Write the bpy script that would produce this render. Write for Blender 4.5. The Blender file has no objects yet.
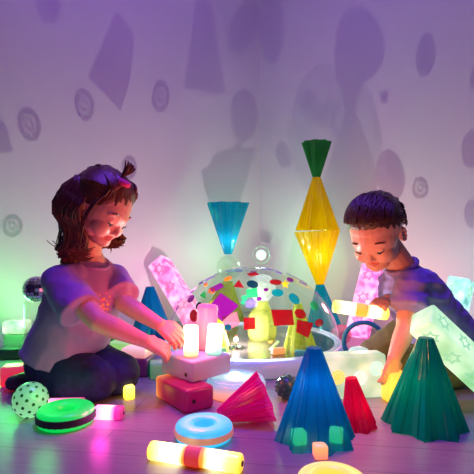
import bpy, bmesh, math, random
from mathutils import Vector, Matrix, noise
random.seed(7)
PI = math.pi
scene = bpy.context.scene
COL = scene.collection
CAMZ, FPX, CX, CY = 0.465, 470.0, 237.0, 237.0

def P(px, py, Y):                      # photograph position -> point of the room at distance Y
    return Vector(((px - CX) / FPX * Y, Y, CAMZ - (py - CY) / FPX * Y))
def PZ(px, Y, z=0.0):
    return Vector(((px - CX) / FPX * Y, Y, z))
def F(px, py, z=0.0):
    Y = (CAMZ - z) * FPX / (py - CY)
    return Vector(((px - CX) / FPX * Y, Y, z))

# ------------------------------------------------------------------ materials
def newmat(name):
    m = bpy.data.materials.new(name); m.use_nodes = True
    nt = m.node_tree; nt.nodes.clear()
    out = nt.nodes.new('ShaderNodeOutputMaterial')
    return m, nt, out
def L_(nt, a, b): nt.links.new(a, b)
def noise_bump(nt, scale, strength, dist=0.002, detail=3, stretch=None):
    tc = nt.nodes.new('ShaderNodeTexCoord')
    n = nt.nodes.new('ShaderNodeTexNoise'); n.inputs['Scale'].default_value = scale; n.inputs['Detail'].default_value = detail
    if stretch:
        mp = nt.nodes.new('ShaderNodeMapping'); mp.inputs['Scale'].default_value = stretch
        L_(nt, tc.outputs['Object'], mp.inputs['Vector']); L_(nt, mp.outputs[0], n.inputs['Vector'])
    else:
        L_(nt, tc.outputs['Object'], n.inputs['Vector'])
    b = nt.nodes.new('ShaderNodeBump'); b.inputs['Strength'].default_value = strength; b.inputs['Distance'].default_value = dist
    L_(nt, n.outputs[0], b.inputs['Height'])
    return n, b
def solid(name, col, rough=0.5, scale=40, bump=0.15, var=0.12, metal=0.0, coat=0.0, sss=0.0, stretch=None, dist=0.002):
    m, nt, out = newmat(name)
    p = nt.nodes.new('ShaderNodeBsdfPrincipled')
    n, b = noise_bump(nt, scale, bump, dist, stretch=stretch)
    r = nt.nodes.new('ShaderNodeValToRGB')
    r.color_ramp.elements[0].position = .3; r.color_ramp.elements[1].position = .7
    r.color_ramp.elements[0].color = (*[c * (1 - var) for c in col], 1)
    r.color_ramp.elements[1].color = (*[min(1, c * (1 + var)) for c in col], 1)
    L_(nt, n.outputs[0], r.inputs[0]); L_(nt, r.outputs[0], p.inputs['Base Color'])
    L_(nt, b.outputs[0], p.inputs['Normal'])
    p.inputs['Roughness'].default_value = rough; p.inputs['Metallic'].default_value = metal
    p.inputs['Coat Weight'].default_value = coat
    if sss:
        p.inputs['Subsurface Weight'].default_value = sss
        p.inputs['Subsurface Scale'].default_value = .01
        p.inputs['Subsurface Radius'].default_value = (1, .35, .2)
    L_(nt, p.outputs[0], out.inputs[0])
    return m
def clear(name, col, through=0.55, rough=0.12, glossy=0.25, glow=0.0):
    """tinted see-through plastic: some light passes, some is scattered, some is mirrored"""
    m, nt, out = newmat(name)
    t = nt.nodes.new('ShaderNodeBsdfTransparent'); t.inputs[0].default_value = (*[min(1, .26 + .74 * c) for c in col], 1)
    p = nt.nodes.new('ShaderNodeBsdfPrincipled'); p.inputs['Base Color'].default_value = (*col, 1)
    p.inputs['Roughness'].default_value = rough; p.inputs['Specular IOR Level'].default_value = .5 + glossy
    tl = nt.nodes.new('ShaderNodeBsdfTranslucent'); tl.inputs[0].default_value = (*col, 1)
    n, b = noise_bump(nt, 60, .12)
    L_(nt, b.outputs[0], p.inputs['Normal'])
    if glow:
        p.inputs['Emission Color'].default_value = (*col, 1); p.inputs['Emission Strength'].default_value = glow
    a = nt.nodes.new('ShaderNodeMixShader'); a.inputs[0].default_value = .45
    L_(nt, p.outputs[0], a.inputs[1]); L_(nt, tl.outputs[0], a.inputs[2])
    s = nt.nodes.new('ShaderNodeMixShader'); s.inputs[0].default_value = through
    L_(nt, a.outputs[0], s.inputs[1]); L_(nt, t.outputs[0], s.inputs[2])
    L_(nt, s.outputs[0], out.inputs[0])
    return m
def film(name, col, refl=0.10, tint=(.93, .98, .92)):
    """clear acrylic shell"""
    m, nt, out = newmat(name)
    t = nt.nodes.new('ShaderNodeBsdfTransparent'); t.inputs[0].default_value = (*tint, 1)
    g = nt.nodes.new('ShaderNodeBsdfGlossy'); g.inputs[0].default_value = (*col, 1); g.inputs['Roughness'].default_value = .03
    lw = nt.nodes.new('ShaderNodeLayerWeight'); lw.inputs[0].default_value = .5
    pw = nt.nodes.new('ShaderNodeMath'); pw.operation = 'POWER'; pw.inputs[1].default_value = 4; L_(nt, lw.outputs['Facing'], pw.inputs[0])
    fr = nt.nodes.new('ShaderNodeMath'); fr.operation = 'MULTIPLY_ADD'; fr.inputs[1].default_value = .6; fr.inputs[2].default_value = .03; L_(nt, pw.outputs[0], fr.inputs[0])
    s = nt.nodes.new('ShaderNodeMixShader')
    L_(nt, fr.outputs[0], s.inputs[0]); L_(nt, t.outputs[0], s.inputs[1]); L_(nt, g.outputs[0], s.inputs[2])
    L_(nt, s.outputs[0], out.inputs[0])
    return m
def lit(name, stops, axis='X', lo=-1, hi=1, rough=.3, base=(.25, .25, .25)):
    """lamp body: stops = [(pos, (r,g,b), strength)] along a local axis"""
    m, nt, out = newmat(name)
    p = nt.nodes.new('ShaderNodeBsdfPrincipled'); p.inputs['Base Color'].default_value = (*base, 1)
    p.inputs['Roughness'].default_value = rough
    tc = nt.nodes.new('ShaderNodeTexCoord'); sp = nt.nodes.new('ShaderNodeSeparateXYZ')
    L_(nt, tc.outputs['Object'], sp.inputs[0])
    mr = nt.nodes.new('ShaderNodeMapRange'); mr.inputs['From Min'].default_value = lo; mr.inputs['From Max'].default_value = hi
    L_(nt, sp.outputs[axis], mr.inputs['Value'])
    n = nt.nodes.new('ShaderNodeTexNoise'); n.inputs['Scale'].default_value = 22; n.inputs['Detail'].default_value = 1
    L_(nt, tc.outputs['Object'], n.inputs['Vector'])
    ad = nt.nodes.new('ShaderNodeMath'); ad.operation = 'MULTIPLY_ADD'; ad.inputs[1].default_value = .12; 
    L_(nt, n.outputs[0], ad.inputs[0]); L_(nt, mr.outputs[0], ad.inputs[2])
    sb = nt.nodes.new('ShaderNodeMath'); sb.operation = 'SUBTRACT'; sb.inputs[1].default_value = .06
    L_(nt, ad.outputs[0], sb.inputs[0])
    r = nt.nodes.new('ShaderNodeValToRGB'); e = r.color_ramp.elements
    mx = max(s for _, _, s in stops)
    while len(e) < len(stops): e.new(.5)
    for k, (pos, c, s) in enumerate(stops):
        e[k].position = pos; e[k].color = (*[x * s / mx for x in c], 1)
    L_(nt, sb.outputs[0], r.inputs[0]); L_(nt, r.outputs[0], p.inputs['Emission Color'])
    p.inputs['Emission Strength'].default_value = mx * .62
    L_(nt, p.outputs[0], out.inputs[0])
    return m

# ------------------------------------------------------------------ object helpers
def put(name, bm, mat, parent=None, loc=None, rot=None, smooth=True, angle=40, solidify=0, sub=0):
    me = bpy.data.meshes.new(name); bm.normal_update(); bm.to_mesh(me); bm.free()
    o = bpy.data.objects.new(name, me); COL.objects.link(o)
    for mm in (mat if isinstance(mat, (list, tuple)) else [mat]): me.materials.append(mm)
    if smooth:
        for f in me.polygons: f.use_smooth = True
        if angle < 180:
            try:
                me.set_sharp_from_angle(angle=math.radians(angle))
            except Exception: pass
    if solidify:
        md = o.modifiers.new('thick', 'SOLIDIFY'); md.thickness = solidify; md.offset = 0
    if sub:
        md = o.modifiers.new('sub', 'SUBSURF'); md.levels = sub; md.render_levels = sub
    if parent is not None: o.parent = parent
    if loc is not None: o.location = loc
    if rot is not None: o.rotation_euler = rot
    return o
def tag(o, label=None, cat=None, group=None, kind=None):
    if label: o['label'] = label
    if cat: o['category'] = cat
    if group: o['group'] = group
    if kind: o['kind'] = kind
    return o
def empty(name, loc=(0, 0, 0), label=None, cat=None, group=None, rot=(0, 0, 0)):
    o = bpy.data.objects.new(name, None); COL.objects.link(o); o.empty_display_size = .02
    o.location = loc; o.rotation_euler = rot
    return tag(o, label, cat, group)
def copy_tree(o, parent=None):
    c = o.copy(); COL.objects.link(c); c.parent = parent
    for ch in [x for x in bpy.data.objects if x.parent == o]: copy_tree(ch, c)
    return c

def b_box(bm, sx, sy, sz, c=(0, 0, 0), bev=0, seg=3):
    r = bmesh.ops.create_cube(bm, size=1, matrix=Matrix.Translation(c) @ Matrix.Diagonal((sx, sy, sz, 1)))
    if bev:
        es = list({e for v in r['verts'] for e in v.link_edges})
        bmesh.ops.bevel(bm, geom=es, offset=bev, segments=seg, profile=.5, affect='EDGES')
def b_lathe(bm, prof, n=48, close=True):
    rings = []
    for (r, z) in prof:
        if r < 1e-6: rings.append([bm.verts.new((0, 0, z))])
        else: rings.append([bm.verts.new((r * math.cos(2 * PI * k / n), r * math.sin(2 * PI * k / n), z)) for k in range(n)])
    m = len(rings); rng = range(m if close else m - 1)
    for i in rng:
        a, b = rings[i], rings[(i + 1) % m]
        if len(a) == 1 and len(b) == 1: continue
        for k in range(n):
            k2 = (k + 1) % n
            if len(a) == 1: bm.faces.new((a[0], b[k2], b[k]))
            elif len(b) == 1: bm.faces.new((a[k], a[k2], b[0]))
            else: bm.faces.new((a[k], a[k2], b[k2], b[k]))
def b_sphere(bm, c, r, rad=(1, 1, 1), u=20, v=12, M=None):
    T = Matrix.Translation(c)
    if M is not None: T = T @ M.to_4x4()
    bmesh.ops.create_uvsphere(bm, u_segments=u, v_segments=v, radius=r, matrix=T @ Matrix.Diagonal((*rad, 1)))
def b_cone(bm, a, b, ra, rb, n=16, cap=True):
    a, b = Vector(a), Vector(b); d = b - a
    if d.length < 1e-6: return
    q = d.to_track_quat('Z', 'Y').to_matrix().to_4x4()
    bmesh.ops.create_cone(bm, cap_ends=cap, segments=n, radius1=ra, radius2=rb, depth=d.length, matrix=Matrix.Translation((a + b) / 2) @ q)
def b_limb(bm, pts, rs, n=14):
    """rounded tapering chain"""
    for k in range(len(pts)):
        b_sphere(bm, pts[k], rs[k], u=n, v=max(8, n // 2 + 2))
        if k:
            b_cone(bm, pts[k - 1], pts[k], rs[k - 1] * .995, rs[k] * .995, n)
def b_tube(bm, pts, rs, n=6):
    """thin swept strand with tapering radius, closed"""
    pts = [Vector(p) for p in pts]; rings = []
    up = Vector((.3, .2, 1)).normalized()
    for i, p in enumerate(pts):
        d = (pts[min(i + 1, len(pts) - 1)] - pts[max(i - 1, 0)]).normalized()
        s = d.cross(up)
        if s.length < 1e-4: s = d.cross(Vector((1, 0, 0)))
        s.normalize(); t = d.cross(s)
        rings.append([bm.verts.new(p + (s * math.cos(2 * PI * k / n) + t * math.sin(2 * PI * k / n)) * rs[i]) for k in range(n)])
    for a, b in zip(rings, rings[1:]):
        for k in range(n): bm.faces.new((a[k], a[(k + 1) % n], b[(k + 1) % n], b[k]))
    bm.faces.new(rings[0][::-1]); bm.faces.new(rings[-1])
def b_loft(bm, cs, rads, fdir, n=40, sub=5):
    """torso-like tube: elliptical sections (front radius, side radius) along a curved spine"""
    cs = [Vector(c) for c in cs]; N = (len(cs) - 1) * sub; rings = []
    def cr(v, t):
        k = min(int(t), len(v) - 2); u = t - k; a, b, c, d = v[max(k - 1, 0)], v[k], v[k + 1], v[min(k + 2, len(v) - 1)]
        return .5 * ((2 * b) + (c - a) * u + (2 * a - 5 * b + 4 * c - d) * u * u + (3 * b - a - 3 * c + d) * u ** 3)
    ra = [r[0] for r in rads]; rb = [r[1] for r in rads]; fd = Vector(fdir)
    for i in range(N + 1):
        t = i / sub; p = cr(cs, t); q = cr(cs, min(t + .1, len(cs) - 1)) - cr(cs, max(t - .1, 0)); q.normalize()
        f = (fd - q * fd.dot(q)).normalized(); sd = q.cross(f); A, B = cr(ra, t), cr(rb, t)
        rings.append([bm.verts.new(p + f * (A * math.cos(x)) + sd * (B * math.sin(x))) for x in [2 * PI * k / n for k in range(n)]])
    for a, b in zip(rings, rings[1:]):
        for k in range(n): bm.faces.new((a[k], a[(k + 1) % n], b[(k + 1) % n], b[k]))
    bm.faces.new(rings[0][::-1]); bm.faces.new(rings[-1])
def b_torus(bm, R, r, M=Matrix.Identity(4), n=40, m=14, a0=0, a1=2 * PI):
    full = abs(a1 - a0 - 2 * PI) < 1e-6
    rings = []
    for i in range(n if full else n + 1):
        a = a0 + (a1 - a0) * i / n
        rings.append([bm.verts.new(M @ Vector(((R + r * math.cos(b)) * math.cos(a), (R + r * math.cos(b)) * math.sin(a), r * math.sin(b))))
                      for b in [2 * PI * k / m for k in range(m)]])
    for i in range(len(rings) if full else len(rings) - 1):
        a, b = rings[i], rings[(i + 1) % len(rings)]
        for k in range(m): bm.faces.new((a[k], b[k], b[(k + 1) % m], a[(k + 1) % m]))
def voxel(bm, name, mats, root, size, smooth=4, disp=None, face_mat=None, remap=None):
    """fuses everything in bm into one continuous skin; bm in room coordinates, result hangs under root"""
    me = bpy.data.meshes.new('tmp'); bm.to_mesh(me); bm.free()
    o = bpy.data.objects.new('tmp', me); COL.objects.link(o)
    md = o.modifiers.new('r', 'REMESH'); md.mode = 'VOXEL'; md.voxel_size = size
    if smooth:
        s = o.modifiers.new('s', 'SMOOTH'); s.factor = .5; s.iterations = smooth
    dg = bpy.context.evaluated_depsgraph_get()
    res = bpy.data.meshes.new_from_object(o.evaluated_get(dg)); res.name = name
    bpy.data.objects.remove(o); bpy.data.meshes.remove(me)
    base = Vector(root.location)
    if disp:
        nv = [v.normal.copy() for v in res.vertices]
        for v, nn in zip(res.vertices, nv): v.co = v.co + nn * disp(v.co)
    for m in mats: res.materials.append(m)
    for f in res.polygons: f.use_smooth = True
    if face_mat:
        for f in res.polygons: f.material_index = face_mat(f.center)
    for v in res.vertices: v.co -= base
    ob = bpy.data.objects.new(name, res); COL.objects.link(ob); ob.parent = root
    return ob

# ------------------------------------------------------------------ room
CORNER = Vector((.147, 3.0, 0)); DL = Vector((-.757, -.653, 0)).normalized(); DR = Vector((.653, -.757, 0)).normalized()
def wallpoint(px, py):
    """where the line of sight meets the left or right wall"""
    d = Vector(((px - CX) / FPX, 1, -(py - CY) / FPX)); o = Vector((0, 0, CAMZ))
    D, N = (DL, DR) if px < 260 else (DR, DL)
    t = (CORNER - o).dot(N) / d.dot(N)
    return o + d * t

wm, nt, out = newmat('painted wall')
p = nt.nodes.new('ShaderNodeBsdfPrincipled'); n, b = noise_bump(nt, 3, .05, .01, 5)
r = nt.nodes.new('ShaderNodeValToRGB'); r.color_ramp.elements[0].color = (.70, .69, .70, 1); r.color_ramp.elements[1].color = (.78, .77, .78, 1)
L_(nt, n.outputs[0], r.inputs[0]); L_(nt, r.outputs[0], p.inputs['Base Color']); L_(nt, b.outputs[0], p.inputs['Normal'])
p.inputs['Roughness'].default_value = .42; p.inputs['Specular IOR Level'].default_value = .35
L_(nt, p.outputs[0], out.inputs[0]); WALL = wm

fm, nt, out = newmat('laminate floor')
p = nt.nodes.new('ShaderNodeBsdfPrincipled'); tc = nt.nodes.new('ShaderNodeTexCoord'); mp = nt.nodes.new('ShaderNodeMapping')
mp.inputs['Rotation'].default_value = (0, 0, math.radians(8))
L_(nt, tc.outputs['Object'], mp.inputs['Vector'])
br = nt.nodes.new('ShaderNodeTexBrick'); br.inputs['Scale'].default_value = 1; br.inputs['Brick Width'].default_value = .9; br.inputs['Row Height'].default_value = .12
br.inputs['Mortar Size'].default_value = .0015; br.inputs['Color1'].default_value = (.36, .31, .34, 1); br.inputs['Color2'].default_value = (.42, .37, .40, 1); br.inputs['Mortar'].default_value = (.2, .17, .2, 1)
L_(nt, mp.outputs[0], br.inputs['Vector'])
mp2 = nt.nodes.new('ShaderNodeMapping'); mp2.inputs['Scale'].default_value = (3, 40, 1); L_(nt, mp.outputs[0], mp2.inputs['Vector'])
n = nt.nodes.new('ShaderNodeTexNoise'); n.inputs['Scale'].default_value = 3; n.inputs['Detail'].default_value = 6; L_(nt, mp2.outputs[0], n.inputs['Vector'])
mx = nt.nodes.new('ShaderNodeMix'); mx.data_type = 'RGBA'; mx.blend_type = 'MULTIPLY'; mx.inputs[0].default_value = .5
L_(nt, br.outputs['Color'], mx.inputs[6]); L_(nt, n.outputs[0], mx.inputs[7]); L_(nt, mx.outputs[2], p.inputs['Base Color'])
bp = nt.nodes.new('ShaderNodeBump'); bp.inputs['Strength'].default_value = .15; bp.inputs['Distance'].default_value = .002; L_(nt, n.outputs[0], bp.inputs['Height']); L_(nt, bp.outputs[0], p.inputs['Normal'])
p.inputs['Roughness'].default_value = .34; p.inputs['Specular IOR Level'].default_value = .6
L_(nt, p.outputs[0], out.inputs[0]); FLOOR = fm

bm = bmesh.new(); b_box(bm, 7, 7, .1, (0, .5, -.05)); tag(put('floor', bm, FLOOR, smooth=False), kind='structure')
for nm, D, N in (('wall_left', DL, DR), ('wall_right', DR, DL)):
    bm = bmesh.new(); vs = []
    back = -N * .08
    a, b_ = CORNER.copy(), CORNER + D * 3.2
    for z in (0, 2.6):
        for q in (a, b_, b_ + back, a + back):
            vs.append(bm.verts.new((q.x, q.y, z)))
    for f in ((0, 1, 2, 3), (4, 5, 6, 7), (0, 1, 5, 4), (1, 2, 6, 5), (2, 3, 7, 6), (3, 0, 4, 7)): bm.faces.new([vs[k] for k in f])
    bmesh.ops.recalc_face_normals(bm, faces=bm.faces)
    tag(put(nm, bm, WALL, smooth=False), kind='structure')
bm = bmesh.new(); b_box(bm, 7, 7, .1, (0, .5, 2.65)); tag(put('ceiling', bm, solid('ceiling paint', (.6, .6, .62), .8), smooth=False), kind='structure')

# ------------------------------------------------------------------ camera, world, lights
cam = bpy.data.cameras.new('camera'); co = bpy.data.objects.new('camera', cam); COL.objects.link(co)
co.location = (0, 0, CAMZ); co.rotation_euler = (PI / 2, 0, 0); cam.sensor_width = 36; cam.lens = 36 * FPX / 474; cam.clip_start = .02
scene.camera = co
w = bpy.data.worlds.new('room air'); scene.world = w; w.use_nodes = True
bg = w.node_tree.nodes['Background']; bg.inputs[0].default_value = (.22, .10, .62, 1); bg.inputs[1].default_value = .04
def point(name, loc, col, power, size=.01):
    l = bpy.data.lights.new(name, 'POINT'); l.energy = power; l.color = col; l.shadow_soft_size = size
    o = bpy.data.objects.new(name, l); COL.objects.link(o); o.location = loc; return o
def area(name, loc, target, col, power, size, spread=PI):
    l = bpy.data.lights.new(name, 'AREA'); l.energy = power; l.spread = spread; l.color = col; l.size = size
    o = bpy.data.objects.new(name, l); COL.objects.link(o); o.location = loc
    o.rotation_euler = (Vector(target) - Vector(loc)).to_track_quat('-Z', 'Y').to_euler(); return o
area('ceiling_uv_light', (-.1, 1.5, 2.5), (0, 1.8, 0), (.27, .07, 1.0), 9, .6)
area('floor_violet_fill', (0, 1.15, 2.5), (0, 1.2, 0), (.20, .05, 1.0), 6.2, .5, 1.25)  # unseen fill added to turn floor and heads violet
area('wall_violet_fill', (0, .1, 2.4), (0, 2.2, .9), (.50, .20, 1.0), 2, .8)  # unseen fill added to tint the upper walls purple

LAMP = Vector((-.004, 1.74, .095))      # bulb inside the dome
point('dome_bulb_light', LAMP, (1.0, .84, .90), 13, .0015)

# ------------------------------------------------------------------ kinds of toys
def star_outline(R, ri, n=6, rot=0.0):
    return [((R if k % 2 == 0 else ri) * math.cos(PI * k / n + rot), (R if k % 2 == 0 else ri) * math.sin(PI * k / n + rot)) for k in range(2 * n)]
def b_starcone(bm, R, h, top=.15, n=8, inner=.76, rot=0.3, lvls=7):
    rings = []
    for i in range(lvls + 1):
        t = i / lvls; k = 1 - t * (1 - top)
        inr = inner + (.93 - inner) * t
        so = star_outline(R, R * inr, n, rot); ring = []
        for (x, y), (x2, y2) in zip(so, so[1:] + so[:1]):       # each pleat face carries a fine rib
            ring.append((x, y)); ring.append(((x * .56 + x2 * .44) * 1.005, (y * .56 + y2 * .44) * 1.005)); ring.append(((x + x2) / 2 * 1.05, (y + y2) / 2 * 1.05)); ring.append(((x * .44 + x2 * .56) * 1.005, (y * .44 + y2 * .56) * 1.005))
        rings.append([bm.verts.new((x * k, y * k, h * t)) for x, y in ring])
    N = 8 * n
    for a, b in zip(rings, rings[1:]):
        for k in range(N): bm.faces.new((a[k], a[(k + 1) % N], b[(k + 1) % N], b[k]))
    bm.faces.new(rings[-1])
def star_cone(name, mat, base, tip, R, top, label, group=None, rot=.3, inner=.78):
    """pleated plastic cone with a star-shaped mouth at base and a small flat end at tip"""
    base, tip = Vector(base), Vector(tip); d = tip - base
    bm = bmesh.new(); b_starcone(bm, R, d.length, top, rot=rot, inner=inner)
    o = put(name, bm, mat, smooth=False, solidify=.0022)
    o.location = base; o.rotation_mode = 'QUATERNION'; o.rotation_quaternion = d.to_track_quat('Z', 'Y')
    return tag(o, label, 'cone', group)

BLUE = clear('blue clear plastic', (.0, .34, .66), .58, .2)
CYAN = clear('cyan clear plastic', (.0, .58, .72), .4)
TEAL = clear('teal clear plastic', (.0, .52, .44), .55)
GREEN = clear('green clear plastic', (.04, .50, .10), .4)
YELLOW = clear('yellow clear plastic', (1.0, .90, .0), .40)
LIMEIN = clear('pale lime film', (.72, .78, .25), .84)
LIME = clear('lime clear plastic', (.75, .80, .22), .74)
MAGENTA = clear('magenta clear plastic', (.85, .02, .46), .5, .2)
RUBY = clear('ruby clear plastic', (.75, .02, .20), .5, .1)
CLEARP = film('clear acrylic', (1, 1, 1))
PURPLEP = solid('purple plastic', (.16, .03, .20), .35)
DARK = solid('dark rubber', (.03, .05, .04), .5)
BLACK = solid('black button', (.02, .02, .02), .4)

# tower of cones standing behind the dome
def tower(px_b, px_t, Y, y0, y1): return P(px_b, y0, Y), P(px_t, y1, Y)
TY = 2.2
star_cone('pleated_cone', CYAN, PZ(325, TY), P(320, 284.5, TY), .102, .17, 'blue pleated cone standing mouth down as the bottom of the tall tower behind the dome')
star_cone('pleated_cone', YELLOW, P(317, 231, TY), P(320, 284, TY), .107, .17, 'yellow pleated cone standing tip down on the blue cone in the tall tower')
star_cone('pleated_cone', YELLOW, P(317, 230.2, TY), P(316.5, 177.5, TY), .107, .17, 'yellow pleated cone standing tip up in the middle of the tall tower')
star_cone('pleated_cone', GREEN, P(316.5, 142, TY), P(316.5, 177, TY), .070, .25, 'small dark green pleated cone on the very top of the tall tower')
# left stack behind the dome: yellow cone, clear ball, turquoise cone
SY = 2.5
star_cone('pleated_cone', LIME, PZ(222, SY), P(228, 281, SY), .14, .16, 'yellow-green pleated cone standing behind the dome and carrying the clear ball')
bm = bmesh.new(); b_sphere(bm, (0, 0, 0), .066, u=32, v=20)
tag(put('clear_ball', bm, CLEARP, loc=P(228.5, 267.5, SY)), 'clear hollow ball under the turquoise cone behind the dome', 'ball')
star_cone('pleated_cone', CYAN, P(228, 203, SY), P(228, 254, SY), .118, .17, 'turquoise pleated cone balanced tip down on the clear ball')
star_cone('pleated_cone', BLUE, PZ(152, 2.12), P(150, 287, 2.12), .105, .17, 'blue pleated cone standing behind the girl\'s forearm near the left wall')
# front cones
blue_c = F(315, 439)
star_cone('pleated_cone', BLUE, blue_c, P(314, 348, blue_c.y), .095, .17, 'large blue pleated cone in front of the dome with small lit cubes inside', rot=.1, inner=.76)
teal_c = F(424, 426)
star_cone('pleated_cone', TEAL, teal_c, P(426, 338, teal_c.y), .102, .17, 'large dark teal pleated cone in the right foreground before the boy', rot=.42, inner=.76)
red_c = PZ(359, 1.15)
star_cone('pleated_cone', RUBY, red_c, P(351, 378, red_c.y), .046, .28, 'small ruby red pleated cone between the big blue and teal cones', rot=.2)
# magenta cone lying on its side
mb = P(257, 407, 1.16) + Vector((0, 0, .0)); mt_ = P(219, 420, 1.165)
mb.z = .062; mt_.z = .022
star_cone('pleated_cone', MAGENTA, mb + Vector((.022, .03, 0)), mt_, .068, .22, 'magenta pleated cone lying on its side in front of the dome', rot=.0)

# small lit cubes inside the big blue cone
def glow_cube(loc, s, mat, label, rz=0):
    bm = bmesh.new(); b_box(bm, s, s, s, (0, 0, s / 2), s * .14)
    return tag(put('glow_cube', bm, mat, loc=loc, rot=(0, 0, rz)), label, 'cube')
GC = lit('green cube light', [(0, (.1, 1, .1), 6), (1, (.3, 1, .15), 7)], 'Z', 0, .035)
OC = lit('orange cube light', [(0, (1, .18, .12), 1.7), (1, (1, .40, .10), 2.0)], 'Z', 0, .035)
glow_cube(blue_c + Vector((-.040, -.022, 0)), .030, GC, 'small green glowing cube at the left inside the big blue cone', .2)
glow_cube(blue_c + Vector((.046, -.012, 0)), .030, GC, 'small green glowing cube at the right inside the big blue cone', -.3)
glow_cube(blue_c + Vector((-.004, -.090, 0)), .028, OC, 'small orange glowing cube on the floor at the foot of the big blue cone', .1)

# lit discs
def b_disc_ring(bm, R, rh, h, bulge=.3):
    prof = []
    b = h * bulge
    for k in range(9):
        a = -PI / 2 + PI * k / 8; prof.append((R - b + b * math.cos(a), h / 2 + (h / 2 - b) * (1 if k > 4 else -1 if k < 4 else 0) + b * math.sin(a)))
    for k in range(7):
        a = PI / 2 + PI * k / 6; prof.append((rh + b + b * math.cos(a), h / 2 + (h / 2 - b) * (1 if k < 3 else -1 if k > 3 else 0) + b * math.sin(a)))
    b_lathe(bm, prof, 56)
def ring_puck(loc, R, rh, h, body, band, label, bandpos=(.3, .62), cat='ring light', tread=False):
    t = empty('glow_ring', loc, label, cat)
    bm = bmesh.new(); b_disc_ring(bm, R, rh, h); put('ring_body', bm, body, t, angle=60)
    bm = bmesh.new()
    if tread:
        N = 60; rings = []
        zs = [h * (bandpos[0] + (bandpos[1] - bandpos[0]) * i / 4) for i in range(5)]
        for i, z in enumerate(zs):
            rings.append([bm.verts.new(((R + .0015 + (.0022 if (k + i) % 2 else 0)) * math.cos(2 * PI * k / N), (R + .0015 + (.0022 if (k + i) % 2 else 0)) * math.sin(2 * PI * k / N), z)) for k in range(N)])
        rings.insert(0, [bm.verts.new(((R - .004) * math.cos(2 * PI * k / N), (R - .004) * math.sin(2 * PI * k / N), zs[0])) for k in range(N)])
        rings.append([bm.verts.new(((R - .004) * math.cos(2 * PI * k / N), (R - .004) * math.sin(2 * PI * k / N), zs[-1])) for k in range(N)])
        for i in range(len(rings)):
            a, b = rings[i], rings[(i + 1) % len(rings)]
            for k in range(N): bm.faces.new((a[k], a[(k + 1) % N], b[(k + 1) % N], b[k]))
    else:
        b_lathe(bm, [(R - .004, h * bandpos[0]), (R + .0018, h * bandpos[0]), (R + .0026, h * sum(bandpos) / 2), (R + .0018, h * bandpos[1]), (R - .004, h * bandpos[1])], 56)
    put('side_band', bm, band, t, angle=60)
    return t
G1 = lit('green ring light', [(0, (.0, .6, .08), 1.6), (.6, (.0, .80, .10), 1.0), (1, (.0, .95, .14), 1.0)], 'Z', 0, .036, .3, (.03, .25, .06))
c = F(66, 422.5); c.y = 1.175; c.x = (66 - CX) / FPX * 1.175
ring_puck(c, .069, .026, .042, G1, DARK, 'glowing green ring with a dark ridged band beside the dotted ball', (.30, .70), tread=True)
CYL = lit('cyan ring light', [(0, (.0, .55, 1), 1.6), (.55, (.05, .55, 1), 1.1), (.8, (.02, .55, 1), 1.2), (1, (.08, .65, 1), 1.3)], 'Z', 0, .038, .3, (.08, .2, .25))
c = PZ(204, 1.088)
ring_puck(c, .066, .022, .038, CYL, lit('salmon band', [(0, (1, .22, .12), .55), (1, (1, .3, .18), .6)], 'Z'), 'glowing light blue ring with a salmon band on the floor in front of the boxes', (.3, .66))
YL = lit('yellow ring light', [(0, (1, .5, 0), 2.4), (.6, (1, .7, .02), 1.5), (1, (1, .85, .10), 1.3)], 'Z', 0, .04)
c = PZ(332, .845)
ring_puck(c, .063, .030, .036, YL, lit('yellow band', [(0, (1, .6, .02), 1.0), (1, (1, .6, .02), 1.0)], 'Z'), 'glowing yellow ring cut by the bottom edge of the picture')

# round drum between boxes and dome
DRUM = lit('drum light', [(0, (1, .22, .10), 1.6), (.45, (1, .45, .4), 1.2), (.8, (.35, .65, 1), .8), (1, (.35, .7, 1), .8)], 'Z', 0, .05)
t = empty('glow_drum', PZ(236, 1.40), 'round glowing drum with a pale blue top behind the magenta cone', 'lamp')
bm = bmesh.new(); b_lathe(bm, [(0, 0), (.082, 0), (.088, .006), (.088, .034), (.084, .042), (.074, .046), (0, .048)], 48, close=False); put('drum_body', bm, DRUM, t, angle=50)
bm = bmesh.new(); b_lathe(bm, [(.074, .0455), (.080, .0455), (.081, .049), (.074, .050)], 48); put('rim', bm, clear('pale rim', (.8, .9, 1), .5), t)

# tube lamps
def tube_lamp(a, b, r, mat, label, group=None, band=None, name='glow_tube', cat='tube light', cap=None, ends=.08):
    a, b = Vector(a), Vector(b); d = b - a; Ln = d.length
    t = empty(name, a, label, cat, group); t.rotation_mode = 'QUATERNION'; t.rotation_quaternion = d.to_track_quat('Z', 'Y')
    bm = bmesh.new()
    b_lathe(bm, [(0, 0), (r * .75, 0), (r * .95, r * .12), (r, r * .3), (r, Ln - r * .3), (r * .95, Ln - r * .12), (r * .75, Ln), (0, Ln)], 32, close=False)
    put('tube_body', bm, mat, t, angle=50)
    if band:
        bm = bmesh.new(); w = band[1]; m0 = Ln * .5
        b_lathe(bm, [(r * .9, m0 - w), (r * 1.04, m0 - w), (r * 1.07, m0), (r * 1.04, m0 + w), (r * .9, m0 + w)], 32); put('middle_band', bm, band[0], t)
    if cap:
        bm = bmesh.new(); b_lathe(bm, [(0, Ln - .001), (r * .3, Ln - .001), (r * .3, Ln + .002), (0, Ln + .002)], 20, close=False); put('end_button', bm, cap, t)
    return t
def yel(Ln): return lit('yellow tube light', [(0, (1, .55, .01), 2.2), (.14, (1, .8, .2), 6), (.30, (1, .9, .45), 7), (.40, (1, .3, .0), 2), (.5, (1, .04, .0), .8), (.6, (1, .3, 0), 2), (.72, (1, .9, .4), 7), (.88, (1, .75, .1), 5), (1, (1, .5, .0), 2)], 'Z', 0, Ln)
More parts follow.
